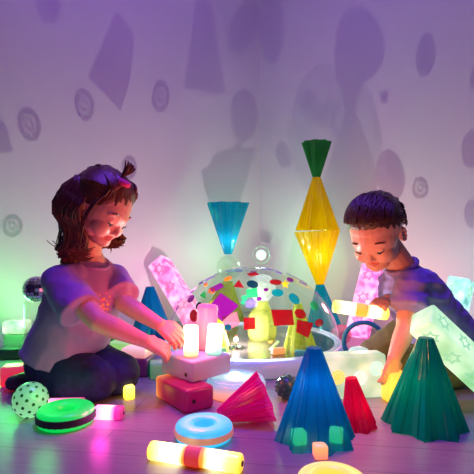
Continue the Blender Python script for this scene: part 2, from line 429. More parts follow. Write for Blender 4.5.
REDB = lit('red band', [(0, (1, .03, .0), .9), (1, (1, .06, .0), .9)], 'Z')
a, b = F(150, 468), F(243, 478); a = PZ(150, .985, .019); b = PZ(242, .925, .019)
tube_lamp(a, b, .019, yel((b - a).length), 'glowing yellow tube with a red middle lying on the floor at the bottom edge', band=(REDB, .016), cap=BLACK)
ORB = lit('orange band', [(0, (1, .28, .0), 2.6), (1, (1, .32, .0), 2.6)], 'Z')
a, b = P(333, 306, 1.36), P(388, 314, 1.36)
tube_lamp(a, b, .0185, yel((b - a).length), 'glowing pale yellow tube held in the boy\'s far hand', band=(ORB, .012))

# boxes of the stack
def button_box(center, sx, sy, sz, z0, rz, mat, label, button=None, name='block_box', cat='block', bev=.008):
    t = empty(name, (center[0], center[1], z0), label, cat, rot=(0, 0, rz))
    bm = bmesh.new(); b_box(bm, sx, sy, sz, (0, 0, sz / 2), bev)
    body = put('block_body', bm, mat, t, angle=35)
    if button:
        bm = bmesh.new(); x, y, z, nx, ny, r = button
        b_cone(bm, (x - nx * .002, y - ny * .002, z), (x + nx * .0015, y + ny * .0015, z), r, r, 20); put('button', bm, BLACK, t)
    return t
PB = lit('pink box light', [(0, (1, .42, .02), 1.7), (.13, (1, .16, .04), .8), (.3, (.55, .01, .08), .45), (.7, (.30, .0, .10), .16), (1, (.35, 0, .16), .25)], 'X', -.0875, .0875, .3, (.28, .01, .09))
dirl = Vector((.104, -.141, 0)).normalized(); angl = math.atan2(dirl.y, dirl.x)
button_box((-.150, 1.325), .175, .092, .062, 0, angl, PB, 'red-pink box with an orange end at the bottom of the stack of boxes', (.088, -.02, .03, 1, 0, .005), bev=.010)
m_, nt, out = newmat('white box'); WB = solid('white plastic box', (.50, .55, .74), .35, 20, .03, .04)
dir2 = Vector((.105, -.105, 0)).normalized()
button_box((-.122, 1.395), .147, .147, .058, .0625, math.atan2(dir2.y, dir2.x), WB, 'white box with a small button lying crosswise on the red-pink box', (.045, -.0735, .018, 0, -1, .0055), bev=.006)
W1 = lit('warm tube light', [(0, (1, .22, .05), 2.5), (.25, (1, .5, .25), 5), (.6, (1, .85, .6), 7), (1, (1, .75, .25), 5)], 'Z', 0, .09)
W2 = lit('white tube light', [(0, (.2, .9, .7), 1.2), (.3, (.7, 1, .9), 2.2), (1, (.9, 1, 1), 2.2)], 'Z', 0, .095)
W3 = lit('pink tube light', [(0, (1, .02, .10), 1.0), (.4, (1, .08, .25), 1.3), (.75, (1, .14, .42), 1.8), (1, (1, .08, .35), 1.6)], 'Z', 0, .14)
zt = .1215
tube_lamp(PZ(191, 1.352, zt), PZ(191, 1.352, zt + .090), .0215, W1, 'short warm white glowing tube standing on the white box nearest the girl\'s hand', cat='tube light')
tube_lamp(PZ(213, 1.378, zt), PZ(216, 1.385, zt + .088), .0235, W2, 'short cool white glowing tube standing on the right of the white box')
tube_lamp(PZ(205, 1.445, zt), PZ(208, 1.445, zt + .136), .0315, W3, 'tall pink glowing tube standing at the back of the white box')

# ------------------------------------------------------------------ star tubes (square prisms with stars)
def star_prism(a, b, w, mats, label, roll=0.0):
    a, b = Vector(a), Vector(b); d = b - a; Ln = d.length
    t = empty('star_tube', a, label, 'tube light'); t.rotation_mode = 'QUATERNION'
    t.rotation_quaternion = d.to_track_quat('Z', 'Y') @ Matrix.Rotation(roll, 4, 'Z').to_quaternion()
    bm = bmesh.new(); b_box(bm, w, w, Ln, (0, 0, Ln / 2), w * .10); put('tube_body', bm, mats[0], t, angle=35)
    step = w * 1.02; n = int(Ln / step)
    for side in range(4):
        R = Matrix.Rotation(side * PI / 2, 4, 'Z')
        for k in range(n):
            z = (k + .5) * Ln / n
            bm = bmesh.new()
            o1 = star_outline(w * .34, w * .19, 6, .25 + k); o2 = star_outline(w * .20, w * .11, 6, .25 + k)
            y = w / 2
            A = [bm.verts.new(R @ Vector((x, y + .0012, z + q))) for x, q in o1]; B = [bm.verts.new(R @ Vector((x, y + .0012, z + q))) for x, q in o2]
            C = [bm.verts.new(R @ Vector((x, y - .004, z + q))) for x, q in o1]; D = [bm.verts.new(R @ Vector((x, y - .004, z + q))) for x, q in o2]
            N = 12
            for i in range(N):
                j = (i + 1) % N
                bm.faces.new((A[i], A[j], B[j], B[i])); bm.faces.new((A[j], A[i], C[i], C[j])); bm.faces.new((B[i], B[j], D[j], D[i]))
            bmesh.ops.recalc_face_normals(bm, faces=bm.faces)
            put('star', bm, mats[1], t, smooth=False)
    return t
def blotchy(name, c1, s1, c2, s2, scale=26):
    m, nt, out = newmat(name); p = nt.nodes.new('ShaderNodeBsdfPrincipled'); p.inputs['Roughness'].default_value = .25; p.inputs['Base Color'].default_value = (.22, .22, .22, 1)
    tc = nt.nodes.new('ShaderNodeTexCoord'); v = nt.nodes.new('ShaderNodeTexNoise'); v.inputs['Scale'].default_value = scale; v.inputs['Detail'].default_value = 1
    L_(nt, tc.outputs['Object'], v.inputs['Vector'])
    r = nt.nodes.new('ShaderNodeValToRGB'); r.color_ramp.elements[0].position = .35; r.color_ramp.elements[1].position = .68
    k = max(s1, s2)
    r.color_ramp.elements[0].color = (*[x * s1 / k for x in c1], 1); r.color_ramp.elements[1].color = (*[x * s2 / k for x in c2], 1)
    L_(nt, v.outputs[0], r.inputs[0]); L_(nt, r.outputs[0], p.inputs['Emission Color']); p.inputs['Emission Strength'].default_value = k * .62
    L_(nt, p.outputs[0], out.inputs[0]); return m
PKB = blotchy('pink star tube light', (1, .04, .40), 1.6, (1, .35, .70), 2.6)
PKS = lit('magenta star', [(0, (1, .01, .30), 1.2), (1, (1, .01, .30), 1.2)], 'Z')
GWB = blotchy('pale green star tube light', (.36, 1, .42), 1.0, (.75, 1, .7), 1.7, 12)
GWS = lit('green star', [(0, (.40, 1, .55), 1.0), (1, (.40, 1, .55), 1.0)], 'Z')
TWB = blotchy('pale teal tube light', (.2, .8, .7), .9, (.6, 1, .95), 1.8, 20)
star_prism(P(203, 334, 2.24) , P(159, 262, 2.43), .095, (PKB, PKS), 'pink glowing star tube leaning on the left wall behind the dome', .35)
star_prism(P(357, 336, 2.15), P(373, 268, 2.28), .094, (PKB, PKS), 'pink glowing star tube leaning behind the boy\'s raised hand', .2)
star_prism(PZ(503, 1.30, .03), P(421, 318, 1.26), .076, (GWB, GWS), 'pale green glowing star tube slanting down past the boy at the right edge', .75)
star_prism(PZ(446, 1.86, .03), P(462, 279, 1.90), .082, (TWB, GWS), 'pale teal glowing star tube standing behind the boy\'s back', .3)

# ------------------------------------------------------------------ lit blocks
LB = blotchy('pale green block light', (.50, 1, .62), .8, (.90, 1, .75), 1.2, 14)
t = empty('light_block', F(356, 399), 'pale green glowing block with round bumps beside the boy\'s hand', 'block', rot=(0, 0, .14))
bm = bmesh.new(); b_box(bm, .185, .062, .125, (0, .031, .0625), .007); put('block_body', bm, LB, t, angle=35)
for k, (x, z, m) in enumerate(((-.055, .065, (1, .75, .1)), (0.012, .060, (.75, .9, .8)), (.062, .085, (.55, .95, .75)))):
    bm = bmesh.new(); b_torus(bm, .018, .0035, Matrix.Translation((x, -.001, z)) @ Matrix.Rotation(PI / 2, 4, 'X'), 28, 8); b_sphere(bm, (x, 0, z), .013, (1, .35, 1))
    put('bump', bm, lit('bump light', [(0, m, 1.3), (1, m, 1.4)], 'Z', 0, .12), t)
YB = lit('yellow block light', [(0, (1, .55, .0), 1.8), (.5, (1, .8, .02), 1.5), (1, (1, .35, .02), 2.2)], 'Z', 0, .09)
t = button_box(PZ(393, 1.335), .052, .050, .088, 0, .25, YB, 'yellow glowing block standing upright under the boy\'s near hand', None)
def small_block(px, py, Y, wpx, hpx, dep, rz, mat, label, z0=0, button=None):
    s = Y / FPX
    return button_box(PZ(px, Y), wpx * s, dep, hpx * s, z0, rz, mat, label, button, bev=.006)
RED = lit('red block light', [(0, (1, .01, .03), 1.4), (.5, (1, .02, .05), 1.0), (1, (1, .05, .08), .9)], 'Z', 0, .06)
PINK = lit('pink block light', [(0, (1, .15, .5), 4), (.55, (1, .45, .7), 4), (.75, (1, .0, .3), 1.3), (1, (.9, 0, .25), .8)], 'X', -.04, .04)
PINK2 = lit('magenta block light', [(0, (1, .3, .55), 3), (.4, (1, .1, .4), 2.4), (1, (.9, .0, .3), .9)], 'X', -.05, .05)
GB = lit('lime block light', [(0, (.25, .9, .08), .7), (1, (.35, 1, .12), .8)], 'Z', 0, .08)
GB2 = lit('green block light', [(0, (.0, .45, .12), .35), (1, (.02, .6, .2), .5)], 'Z', 0, .08)
WP = lit('white pink block light', [(0, (1, .25, .3), .9), (1, (1, .6, .65), 1.3)], 'Z', 0, .04)
small_block(17, 391, 1.49, 27, 19, .06, .2, RED, 'red glowing block on the floor behind the dotted ball')
small_block(109, 415, 1.205, 30, 12, .032, -.08, PINK, 'pink and white glowing block right of the green ring', 0, (.0385, 0, .015, 1, 0, .004))
small_block(66, 410, 1.262, 36, 11, .034, .1, PINK2, 'magenta glowing block between the green ring and the girl\'s knee')
small_block(120, 372, 1.66, 21, 27, .06, -.2, GB, 'lime green glowing block behind the girl\'s knees')
small_block(141, 377, 1.60, 22, 18, .09, -.15, PURPLEP, 'purple block on the floor behind the girl\'s knees')
small_block(138, 366, 1.60, 26, 9, .08, -.25, WP, 'pinkish white glowing block lying on the purple block', 18 * 1.60 / FPX + .0005)
small_block(160, 376, 1.56, 20, 16, .06, .2, GB2, 'dull green block behind the red-pink box')
YS = lit('small yellow block light', [(0, (1, .6, .0), 3), (1, (1, .8, .1), 4)], 'Z', 0, .05)
small_block(129, 400, 1.35, 10, 14, .03, .5, YS, 'small yellow glowing block touching the girl\'s front knee')
small_block(108, 364, 1.84, 16, 20, .06, .2, GREEN, 'dark green clear block behind the lime green block')
small_block(126, 364, 1.88, 12, 24, .06, .3, lit('pale blue light', [(0, (.3, .6, 1), 1.0), (1, (.6, .85, 1), 1.5)], 'Z', 0, .08), 'pale blue glowing block farther back behind the lime block')

# left edge: dark box, lantern, mirror ball on clear jar
small_block(12, 357, 1.80, 20, 11, .05, .1, solid('dark slate plastic', (.03, .05, .06), .4), 'low dark box in front of the left wall at the picture edge')
t = empty('lantern', PZ(17, 1.90), 'green-tinted clear lantern with a white lit head at the left edge', 'lamp')
bm = bmesh.new(); b_box(bm, .085, .06, .075, (0, 0, .0375), .008); put('lantern_body', bm, clear('pale green plastic', (.5, .85, .55), .7), t)
bm = bmesh.new(); b_box(bm, .095, .07, .052, (0, 0, .103), .012); put('lantern_head', bm, blotchy('white green lamp', (.5, 1, .4), .7, (1, 1, .85), 1.4, 20), t)
MIRROR = solid('mirror silver', (.85, .85, .9), .08, 60, .02, .02, 1.0)
def faceted_ball(bm, c, r, n=14, m=9, gap=.12):
    for i in range(m):
        t0 = PI * (i + gap / 2) / m; t1 = PI * (i + 1 - gap / 2) / m
        k = max(5, int(n * math.sin((t0 + t1) / 2) + .5))
        for j in range(k):
            a0 = 2 * PI * (j + gap / 2) / k; a1 = 2 * PI * (j + 1 - gap / 2) / k
            vs = [Vector((math.sin(tt) * math.cos(aa), math.sin(tt) * math.sin(aa), math.cos(tt))) for tt, aa in ((t0, a0), (t1, a0), (t1, a1), (t0, a1))]
            cen = sum(vs, Vector()) / 4
            top = [bm.verts.new(Vector(c) + (v + cen * 0.0) * r * 1.0) for v in vs]
            bot = [bm.verts.new(Vector(c) + v * r * .94) for v in vs]
            try:
                bm.faces.new(top)
                for q in range(4): bm.faces.new((top[q], bot[q], bot[(q + 1) % 4], top[(q + 1) % 4]))
            except ValueError: pass
JY = 1.72
jar = P(36, 289, JY); jr = .047
bm = bmesh.new(); b_lathe(bm, [(0, 0), (.040, 0), (.042, .004), (.042, jar.z - jr * .9), (.038, jar.z - jr * .9), (.038, .006), (0, .006)], 32, close=False)
tag(put('clear_jar', bm, CLEARP, loc=(jar.x, jar.y, 0)), 'tall clear jar carrying the mirror ball behind the girl\'s back', 'jar')
t = empty('mirror_ball', jar, 'silver mirror ball behind the girl\'s back near the left edge', 'ball')
bm = bmesh.new(); b_sphere(bm, (0, 0, 0), jr * .95, u=24, v=16); put('core', bm, solid('ball core', (.1, .1, .15), .4), t)
bm = bmesh.new(); faceted_ball(bm, (0, 0, 0), jr, 20, 11); put('mirror_tiles', bm, MIRROR, t, smooth=False)

# dotted ball, left foreground
t = empty('dotted_ball', (0, 0, 0), 'pale green glowing ball with dark dots left of the girl', 'ball')
by = 1.215; br_ = .0445; t.location = PZ(30.5, by, br_)
bm = bmesh.new(); b_sphere(bm, (0, 0, 0), br_, u=36, v=22); put('ball_body', bm, lit('pale green ball light', [(0, (.35, 1, .45), 1.2), (.5, (.30, .9, .38), .85), (1, (.12, .8, .22), .7)], 'Z', -.045, .045), t)
bm = bmesh.new()
N = 64
for k in range(N):
    z = 1 - 2 * (k + .5) / N; a = k * 2.39996; q = math.sqrt(1 - z * z)
    d = Vector((q * math.cos(a), q * math.sin(a), z)); u = d.orthogonal().normalized(); v = d.cross(u); R = .0042
    cen = bm.verts.new(d * (br_ + .0015)); ring = [bm.verts.new((d * (br_ + .0006) + (u * math.cos(x) + v * math.sin(x)) * R)) for x in [2 * PI * i / 10 for i in range(10)]]
    for i in range(10): bm.faces.new((cen, ring[i], ring[(i + 1) % 10]))
put('dots', bm, solid('dark green dot', (.01, .12, .03), .5), t)
# bumpy dark ball beside blue cone
t = empty('bumpy_ball', PZ(287, 1.345, .036), 'dark green bumpy ball half hidden behind the big blue cone', 'ball')
bm = bmesh.new(); b_sphere(bm, (0, 0, 0), .033, u=28, v=16); put('ball_body', bm, solid('dark green rubber', (.01, .10, .07), .35), t)
bm = bmesh.new()
for k in range(60):
    z = 1 - 2 * (k + .5) / 60; a = k * 2.39996; q = math.sqrt(1 - z * z); b_sphere(bm, Vector((q * math.cos(a), q * math.sin(a), z)) * .033, .0035, u=8, v=6)
put('bumps', bm, solid('dark green rubber bump', (.02, .16, .10), .3), t)

# arch, teal cup, crystal bits right of the dome
HB = solid('blue plastic', (.02, .22, .45), .3)
bm = bmesh.new(); b_torus(bm, .072, .0085, Matrix.Rotation(PI / 2, 4, 'X'), 48, 12)
tag(put('hoop', bm, HB, loc=P(364, 343, 1.72), rot=(0, 0, -.15)), 'blue hoop standing upright behind the pale green block', 'hoop')
bpy.data.objects['hoop'].location.z = .0805
t = empty('glow_cup', PZ(361, 1.50), 'pale turquoise glowing cup under the blue hoop', 'lamp')
bm = bmesh.new(); b_lathe(bm, [(0, 0), (.030, 0), (.036, .01), (.038, .08), (.036, .095), (.028, .108), (.012, .114), (0, .115)], 36, close=False); put('cup_body', bm, lit('turquoise light', [(0, (.1, .7, .6), .6), (.7, (.25, .85, .7), .75), (1, (.5, 1, .85), .9)], 'Z', 0, .11), t)
t.location = PZ(359, 1.50)
bm = bmesh.new(); b_torus(bm, .0375, .003, Matrix.Translation((0, 0, .082))); put('cup_rim', bm, CYAN, t)
bm = bmesh.new(); bmesh.ops.create_icosphere(bm, subdivisions=2, radius=.045)
tag(put('crystal_ball', bm, clear('pink clear crystal', (.95, .45, .55), .6, .05), loc=PZ(341, 2.02, .045), smooth=False), 'pale pink faceted crystal ball behind the right rim of the dome', 'ball')
bm = bmesh.new(); bmesh.ops.create_cone(bm, cap_ends=True, segments=4, radius1=.05, radius2=.004, depth=.09, matrix=Matrix.Translation((0, 0, .045)))
tag(put('pyramid', bm, clear('orange clear plastic', (1, .35, .02), .4), loc=PZ(332, 1.47), rot=(0, 0, .4), smooth=False), 'small orange clear pyramid between the dome and the blue hoop', 'pyramid')
bm = bmesh.new(); b_sphere(bm, (0, 0, 0), .05, u=28, v=18)
tag(put('glitter_ball', bm, clear('teal glitter plastic', (.0, .42, .45), .25, .1), loc=PZ(474, 1.72, .05)), 'teal ball on the floor behind the star tube at the right edge', 'ball')
bm = bmesh.new(); b_box(bm, .09, .07, .10, (0, 0, .05), .01)
tag(put('clear_block', bm, clear('teal clear block', (.05, .55, .5), .5), loc=PZ(478, 1.86), rot=(0, 0, .3)), 'teal clear block behind the teal ball at the right edge', 'block')

# glow ball on a clear post in the corner behind the dome
gy = 2.62; gp = P(261, 255, gy)
t = empty('corner_lamp', (gp.x, gp.y, 0), 'round green-white glowing lamp on a clear post in the room corner', 'lamp')
bm = bmesh.new(); b_lathe(bm, [(0, 0), (.05, 0), (.05, .008), (.008, .012), (.008, gp.z), (0, gp.z)], 24, close=False); put('post', bm, CLEARP, t)
bm = bmesh.new(); b_sphere(bm, (0, 0, gp.z), .030, u=28, v=18); put('lamp_globe', bm, lit('green white globe', [(0, (.55, 1, .6), 1.3), (1, (.55, 1, .7), 1.3)], 'Z'), t)
bm = bmesh.new(); b_torus(bm, .047, .0015, Matrix.Translation((0, 0, gp.z)) @ Matrix.Rotation(PI / 2, 4, 'X')); put('lamp_ring', bm, clear('green ring plastic', (.7, 1, .8), .85), t)

# ------------------------------------------------------------------ the dome
DC = Vector((.062, 1.875, .060)); DRX, DRZ = .338, .282
dome = empty('activity_dome', (DC.x, DC.y, 0), 'large clear plastic dome covered in coloured shapes on a round white base', 'dome')
bm = bmesh.new()
b_lathe(bm, [(0, 0), (.345, 0), (.355, .006), (.358, .030), (.355, .050), (.346, .058), (.325, .058), (.322, .052), (0, .052)], 96, close=False)
put('dome_base', bm, lit('white plastic with added glow', [(0, (.1, .5, .9), .20), (1, (.2, .6, 1), .16)], 'Z', 0, .06, .3, (.38, .48, .56)), dome, angle=50)  # faint cyan glow added to tint the white plastic
bm = bmesh.new(); b_lathe(bm, [(0, .052), (.320, .052), (.320, .055), (0, .0555)], 72, close=False)
put('tray', bm, solid('dark glossy tray', (.05, .04, .035), .12, 20, .02, coat=.6), dome, angle=50)
bm = bmesh.new(); prof = [(DRX * math.cos(a), .06 + DRZ * math.sin(a)) for a in [PI / 2 * k / 28 for k in range(29)]]; prof[-1] = (0, .06 + DRZ)
b_lathe(bm, prof, 96, close=False); put('dome_shell', bm, CLEARP, dome, angle=180)
bm = bmesh.new(); b_torus(bm, DRX + .002, .005, Matrix.Translation((0, 0, .061)), 96, 10); put('dome_rim', bm, clear('rim plastic', (.75, .9, .95), .4), dome)
bm = bmesh.new(); b_lathe(bm, [(0, .340), (.014, .3405), (.016, .344), (.012, .348), (0, .349)], 24, close=False); put('dome_knob', bm, CLEARP, dome)
def dome_hit(o, d):
    """outer dome point along a ray (nearest to o when outside, exit when inside)"""
    S = Vector((1 / DRX, 1 / DRX, 1 / DRZ)); oo = (o - DC) * S; dd = d * S
    A = dd.dot(dd); B = 2 * oo.dot(dd); C = oo.dot(oo) - 1; q = B * B - 4 * A * C
    if q < 0: return None
    q = math.sqrt(q); t0, t1 = (-B - q) / (2 * A), (-B + q) / (2 * A)
    t = t0 if t0 > 1e-4 else t1
    return o + d * t
def sticker(rings, mat, name='sticker'):
    """rings: list of outlines (world points on the shell); one outline = filled, two = band"""
    bm = bmesh.new(); base = Vector((DC.x, DC.y, 0))
    def lift(p, k):
        nrm = Vector(((p.x - DC.x) / DRX ** 2, (p.y - DC.y) / DRX ** 2, (p.z - DC.z) / DRZ ** 2)).normalized()
        return p + nrm * k - base
    if any(p is None for r_ in rings for p in r_): return None
    if any(p.z < DC.z + .003 for r_ in rings for p in r_): return None
    tops = [[bm.verts.new(lift(p, .0022)) for p in r_] for r_ in rings]; bots = [[bm.verts.new(lift(p, .0006)) for p in r_] for r_ in rings]
    n = len(tops[0])
    if len(rings) == 1:
        cen = sum(rings[0], Vector()) / n; cd = (cen - DC); cen = DC + cd / math.sqrt((cd.x / DRX) ** 2 + (cd.y / DRX) ** 2 + (cd.z / DRZ) ** 2)
        for L, k, fl in ((tops, .0022, 0), (bots, .0006, 1)):
            mid = []
            c = bm.verts.new(lift(cen, k))
            for i in range(n):
                pm = (rings[0][i] + cen) / 2; cd = pm - DC; pm = DC + cd / math.sqrt((cd.x / DRX) ** 2 + (cd.y / DRX) ** 2 + (cd.z / DRZ) ** 2)
                mid.append(bm.verts.new(lift(pm, k)))
            for i in range(n):
                j = (i + 1) % n; bm.faces.new((L[0][i], L[0][j], mid[j], mid[i])); bm.faces.new((mid[i], mid[j], c))
        for i in range(n): j = (i + 1) % n; bm.faces.new((tops[0][i], bots[0][i], bots[0][j], tops[0][j]))
    else:
        for L in (tops, bots):
            for i in range(n): j = (i + 1) % n; bm.faces.new((L[0][i], L[0][j], L[1][j], L[1][i]))
        for q in (0, 1):
            for i in range(n): j = (i + 1) % n; bm.faces.new((tops[q][i], bots[q][i], bots[q][j], tops[q][j]))
    bmesh.ops.recalc_face_normals(bm, faces=bm.faces)
    return put(name, bm, mat, dome, angle=30)
def densify(poly, k=4):
    o = []
    for a, b in zip(poly, poly[1:] + poly[:1]):
        for i in range(k): o.append((a[0] + (b[0] - a[0]) * i / k, a[1] + (b[1] - a[1]) * i / k))
    return o
def ell(cx, cy, rx, ry, rot=0, n=28):
    c, s = math.cos(math.radians(rot)), math.sin(math.radians(rot))
    return [(cx + rx * math.cos(a) * c - ry * math.sin(a) * s, cy + rx * math.cos(a) * s + ry * math.sin(a) * c) for a in [2 * PI * k / n for k in range(n)]]
EYE = Vector((0, 0, CAMZ))
def seen(poly):      # shapes on the front of the shell
    return [dome_hit(EYE, Vector(((x - CX) / FPX, 1, -(y - CY) / FPX))) for x, y in poly]
def cast(poly):      # shapes on the shell between the bulb and a spot of the wall
    r_ = []
    for x, y in poly:
        w = wallpoint(min(x, 259.9) if poly[0][0] < 260 else max(x, 260), y); r_.append(dome_hit(LAMP, (w - LAMP).normalized()))
    return r_
SM = {'ring': clear('indigo film', (.22, .10, .45), .45, .2), 'red': clear('red film', (.42, .01, .02), .45, .2), 'purple': clear('purple film', (.30, .01, .30), .38, .2), 'teal': clear('teal film', (.0, .35, .38), .38, .2),
      'navy': clear('navy film', (.0, .08, .12), .38, .2), 'green': clear('green film', (.05, .60, .25), .5, .2), 'orange': clear('orange film', (1, .30, .02), .45, .2),
      'yellow': clear('yellow film', (1, .70, .02), .45, .2), 'violet': clear('violet film', (.36, .18, .60), .60, .2), 'lav': clear('lavender film', (.45, .30, .70), .70, .2), 'rose': clear('rose film', (.75, .35, .45), .75, .2)}
fr = [(densify([(221, 293), (239, 306), (222, 322), (208, 308)]), 'purple'), (densify([(222, 317), (237, 312), (240, 324), (226, 332)]), 'rose'),
      (densify([(243.5, 318), (255, 317.5), (255.5, 329), (244, 330)]), 'red'), (densify([(271, 310), (292, 310), (294, 325), (274, 326)]), 'red'),
      (ell(300, 314, 6, 4.5, 30), 'red'), (densify([(297, 320), (313, 323), (308, 338), (296, 332)]), 'red'), (ell(319, 323, 4, 4, 20), 'red'),
      (ell(294, 299, 6.5, 4, 45), 'teal'), (ell(277.5, 293, 6, 3.6, 5), 'teal'), (densify([(246, 290), (257, 288), (258, 297), (247, 298)]), 'green'),
      (ell(244.5, 298.5, 3, 3), 'green'), (densify([(239, 280), (244, 288), (233.5, 287)]), 'red'), (ell(252.5, 284.5, 5.8, 3.6, 10), 'navy'),
      (ell(275.5, 282.5, 6, 2.6, 5), 'red'), (densify([(247, 274), (255, 272.2), (259, 275), (250, 276.5)]), 'red'), (densify([(209, 289), (221, 283), (224, 287), (213, 293)]), 'purple'),
      (ell(194, 316, 4, 6), 'red'), (ell(191, 299, 2.5, 4.5, 40), 'purple'), (ell(228, 327.5, 3.4, 3.2), 'teal'), (ell(206, 285, 2.2, 1.2, -30), 'orange'),
      (ell(199, 306, 2.6, 4, 30), 'navy'), (densify([(200, 296), (205, 291), (206, 299)]), 'green'), (ell(290, 280, 3.5, 1.8, 25), 'purple'), (ell(266, 290, 2.4, 1.5), 'purple'), (ell(259, 299, 2.6, 2), 'purple'),
      (ell(228, 279, 4, 1.6, -20), 'orange'), (ell(243, 303, 2, 2), 'green'), (ell(314, 306, 3.4, 5, -40), 'green')]
for poly, m in fr: sticker([seen(poly)], SM[m])
sticker([seen([(285 + (4.5 if k % 2 == 0 else 2) * math.sin(PI * k / 5), 284.5 - (4.5 if k % 2 == 0 else 2) * math.cos(PI * k / 5)) for k in range(10)])], SM['yellow'])
sticker([seen(ell(212, 291, 3.6, 2.6, -20)), seen(ell(212, 291, 1.8, 1.3, -20))], SM['orange'])
# shapes whose shadows fall on the two walls
sh = [(densify([(118, 12), (135, 37), (131, 77), (121, 112), (89, 77), (108, 35)]), 'violet'), (densify([(197, 2), (212, 3), (226, 95), (184, 88)]), 'violet'),
      (ell(50, 8, 12, 17), 'lav'), (ell(360, 45, 24, 36, -8), 'violet'), (ell(425.5, 56, 10, 21, 5), 'violet'), (ell(310.5, 107, 9.5, 17, -12), 'lav'),
      (ell(349, 145, 13, 23, -8), 'lav'), (ell(390.5, 176, 14, 26, -8), 'violet'), (ell(284, 156, 8, 13, -15), 'lav'), (ell(272, 30, 12, 34), 'lav'), (ell(244, 28, 13, 28, 20), 'lav'), (ell(244, 116, 14, 26), 'lav'), (ell(470, 150, 9, 18), 'lav'),
      (densify([(0, 118), (8, 128), (12, 152), (0, 154)]), 'lav'), (ell(471, 214, 7, 14), 'lav')]
for poly, m in sh: sticker([cast(poly)], SM[m])
sticker([cast([(384 + (8 if k % 2 == 0 else 4) * math.sin(PI * k / 5) * .7, 97 - (9 if k % 2 == 0 else 4.5) * math.cos(PI * k / 5)) for k in range(10)])], SM['violet'])
sticker([cast([(328 + (22 if k % 2 == 0 else 10) * math.sin(PI * k / 5) * .7, 114 - (24 if k % 2 == 0 else 11) * math.cos(PI * k / 5)) for k in range(10)])], SM['lav'])
for (x, y, rx, ry, ro) in ((30, 125, 11, 17, -12), (85, 105.5, 9.5, 16, -8), (161, 97, 8.5, 16, 4), (129.5, 168, 7.5, 12, 0), (13, 226, 10, 11.5, 0), (420, 188.5, 8, 11, 0)):
    sticker([cast(ell(x, y, rx, ry, ro)), cast(ell(x, y, rx * .62, ry * .62, ro))], SM['ring'])
    sticker([cast(ell(x, y, rx * .42, ry * .42, ro)), cast(ell(x, y, rx * .2, ry * .2, ro))], SM['ring'])

# inside the dome
bulb = empty('dome_bulb', LAMP, 'bright white bulb on a small stand on the tray inside the dome', 'lamp')
bulb.location.z = .0555
bm = bmesh.new(); b_lathe(bm, [(0, 0), (.018, 0), (.018, .005), (.004, .008), (.004, .030), (0, .030)], 20, close=False); put('bulb_stand', bm, MIRROR, bulb)
bm = bmesh.new(); b_sphere(bm, (0, 0, .030), .0075, u=16, v=10); put('bulb_glass', bm, lit('bulb light', [(0, (1, .95, .85), 40), (1, (1, .95, .85), 40)], 'Z'), bulb)
cb = P(262, 288, 1.90)
t = empty('jar', (cb.x, cb.y, .0555), 'yellow-green ribbed jar under the crystal ball inside the dome', 'jar')
bm = bmesh.new(); b_lathe(bm, [(0, 0), (.050, 0), (.058, .01), (.060, .06), (.052, .10), (.030, .125), (.026, cb.z - .0555 - .056), (0, cb.z - .0555 - .056)], 16, close=False); put('jar_body', bm, LIME, t, smooth=False)
bm = bmesh.new(); bmesh.ops.create_icosphere(bm, subdivisions=2, radius=.058)
tag(put('crystal_ball', bm, clear('clear crystal', (.85, .95, .92), .72, .03, .5), loc=cb, smooth=False), 'clear faceted crystal ball on the yellow-green jar inside the dome', 'ball')
star_cone('pleated_cone', LIMEIN, PZ(213, 1.71, .056), P(213, 301, 1.71), .064, .2, 'yellow-green pleated cone standing at the left inside the dome')
star_cone('pleated_cone', LIMEIN, PZ(300, 1.72, .056), P(298, 304, 1.72), .066, .2, 'yellow-green pleated cone standing at the right inside the dome')
def stick(a, b, r, mat, label):
    a, b = Vector(a), Vector(b)
    bm = bmesh.new(); b_limb(bm, [Vector((0, 0, 0)), b - a], [r, r], 12)
    tag(put('glow_stick', bm, mat, loc=a), label, 'stick')
stick(PZ(270, 1.68, .062), PZ(279, 1.64, .062) + Vector((0, .03, .03)), .004, lit('lime stick', [(0, (.5, 1, .05), 1.2), (1, (.5, 1, .05), 1.2)], 'Z'), 'thin lime glowing stick on the tray inside the dome')
bm = bmesh.new(); b_box(bm, .05, .022, .022, (0, 0, .011), .005)
tag(put('block_box', bm, lit('orange brick', [(0, (1, .25, .0), 1.2), (1, (1, .35, .02), 1.2)], 'Z'), loc=PZ(278, 1.64, .0565), rot=(0, 0, .4)), 'small orange brick on the tray inside the dome', 'block')
bm = bmesh.new(); b_box(bm, .03, .02, .03, (0, 0, .015), .005)
tag(put('block_box', bm, lit('green brick', [(0, (.02, .7, .2), .6), (1, (.05, .9, .3), .8)], 'Z'), loc=PZ(222, 1.60, .0565), rot=(0, 0, .7)), 'small green brick at the left on the tray inside the dome', 'block')
bm = bmesh.new(); b_box(bm, .05, .03, .02, (0, 0, .010), .005)
tag(put('block_box', bm, solid('teal brick', (.02, .25, .3), .3), loc=PZ(302, 1.61, .0565), rot=(0, 0, -.2)), 'small teal brick at the right on the tray inside the dome', 'block')

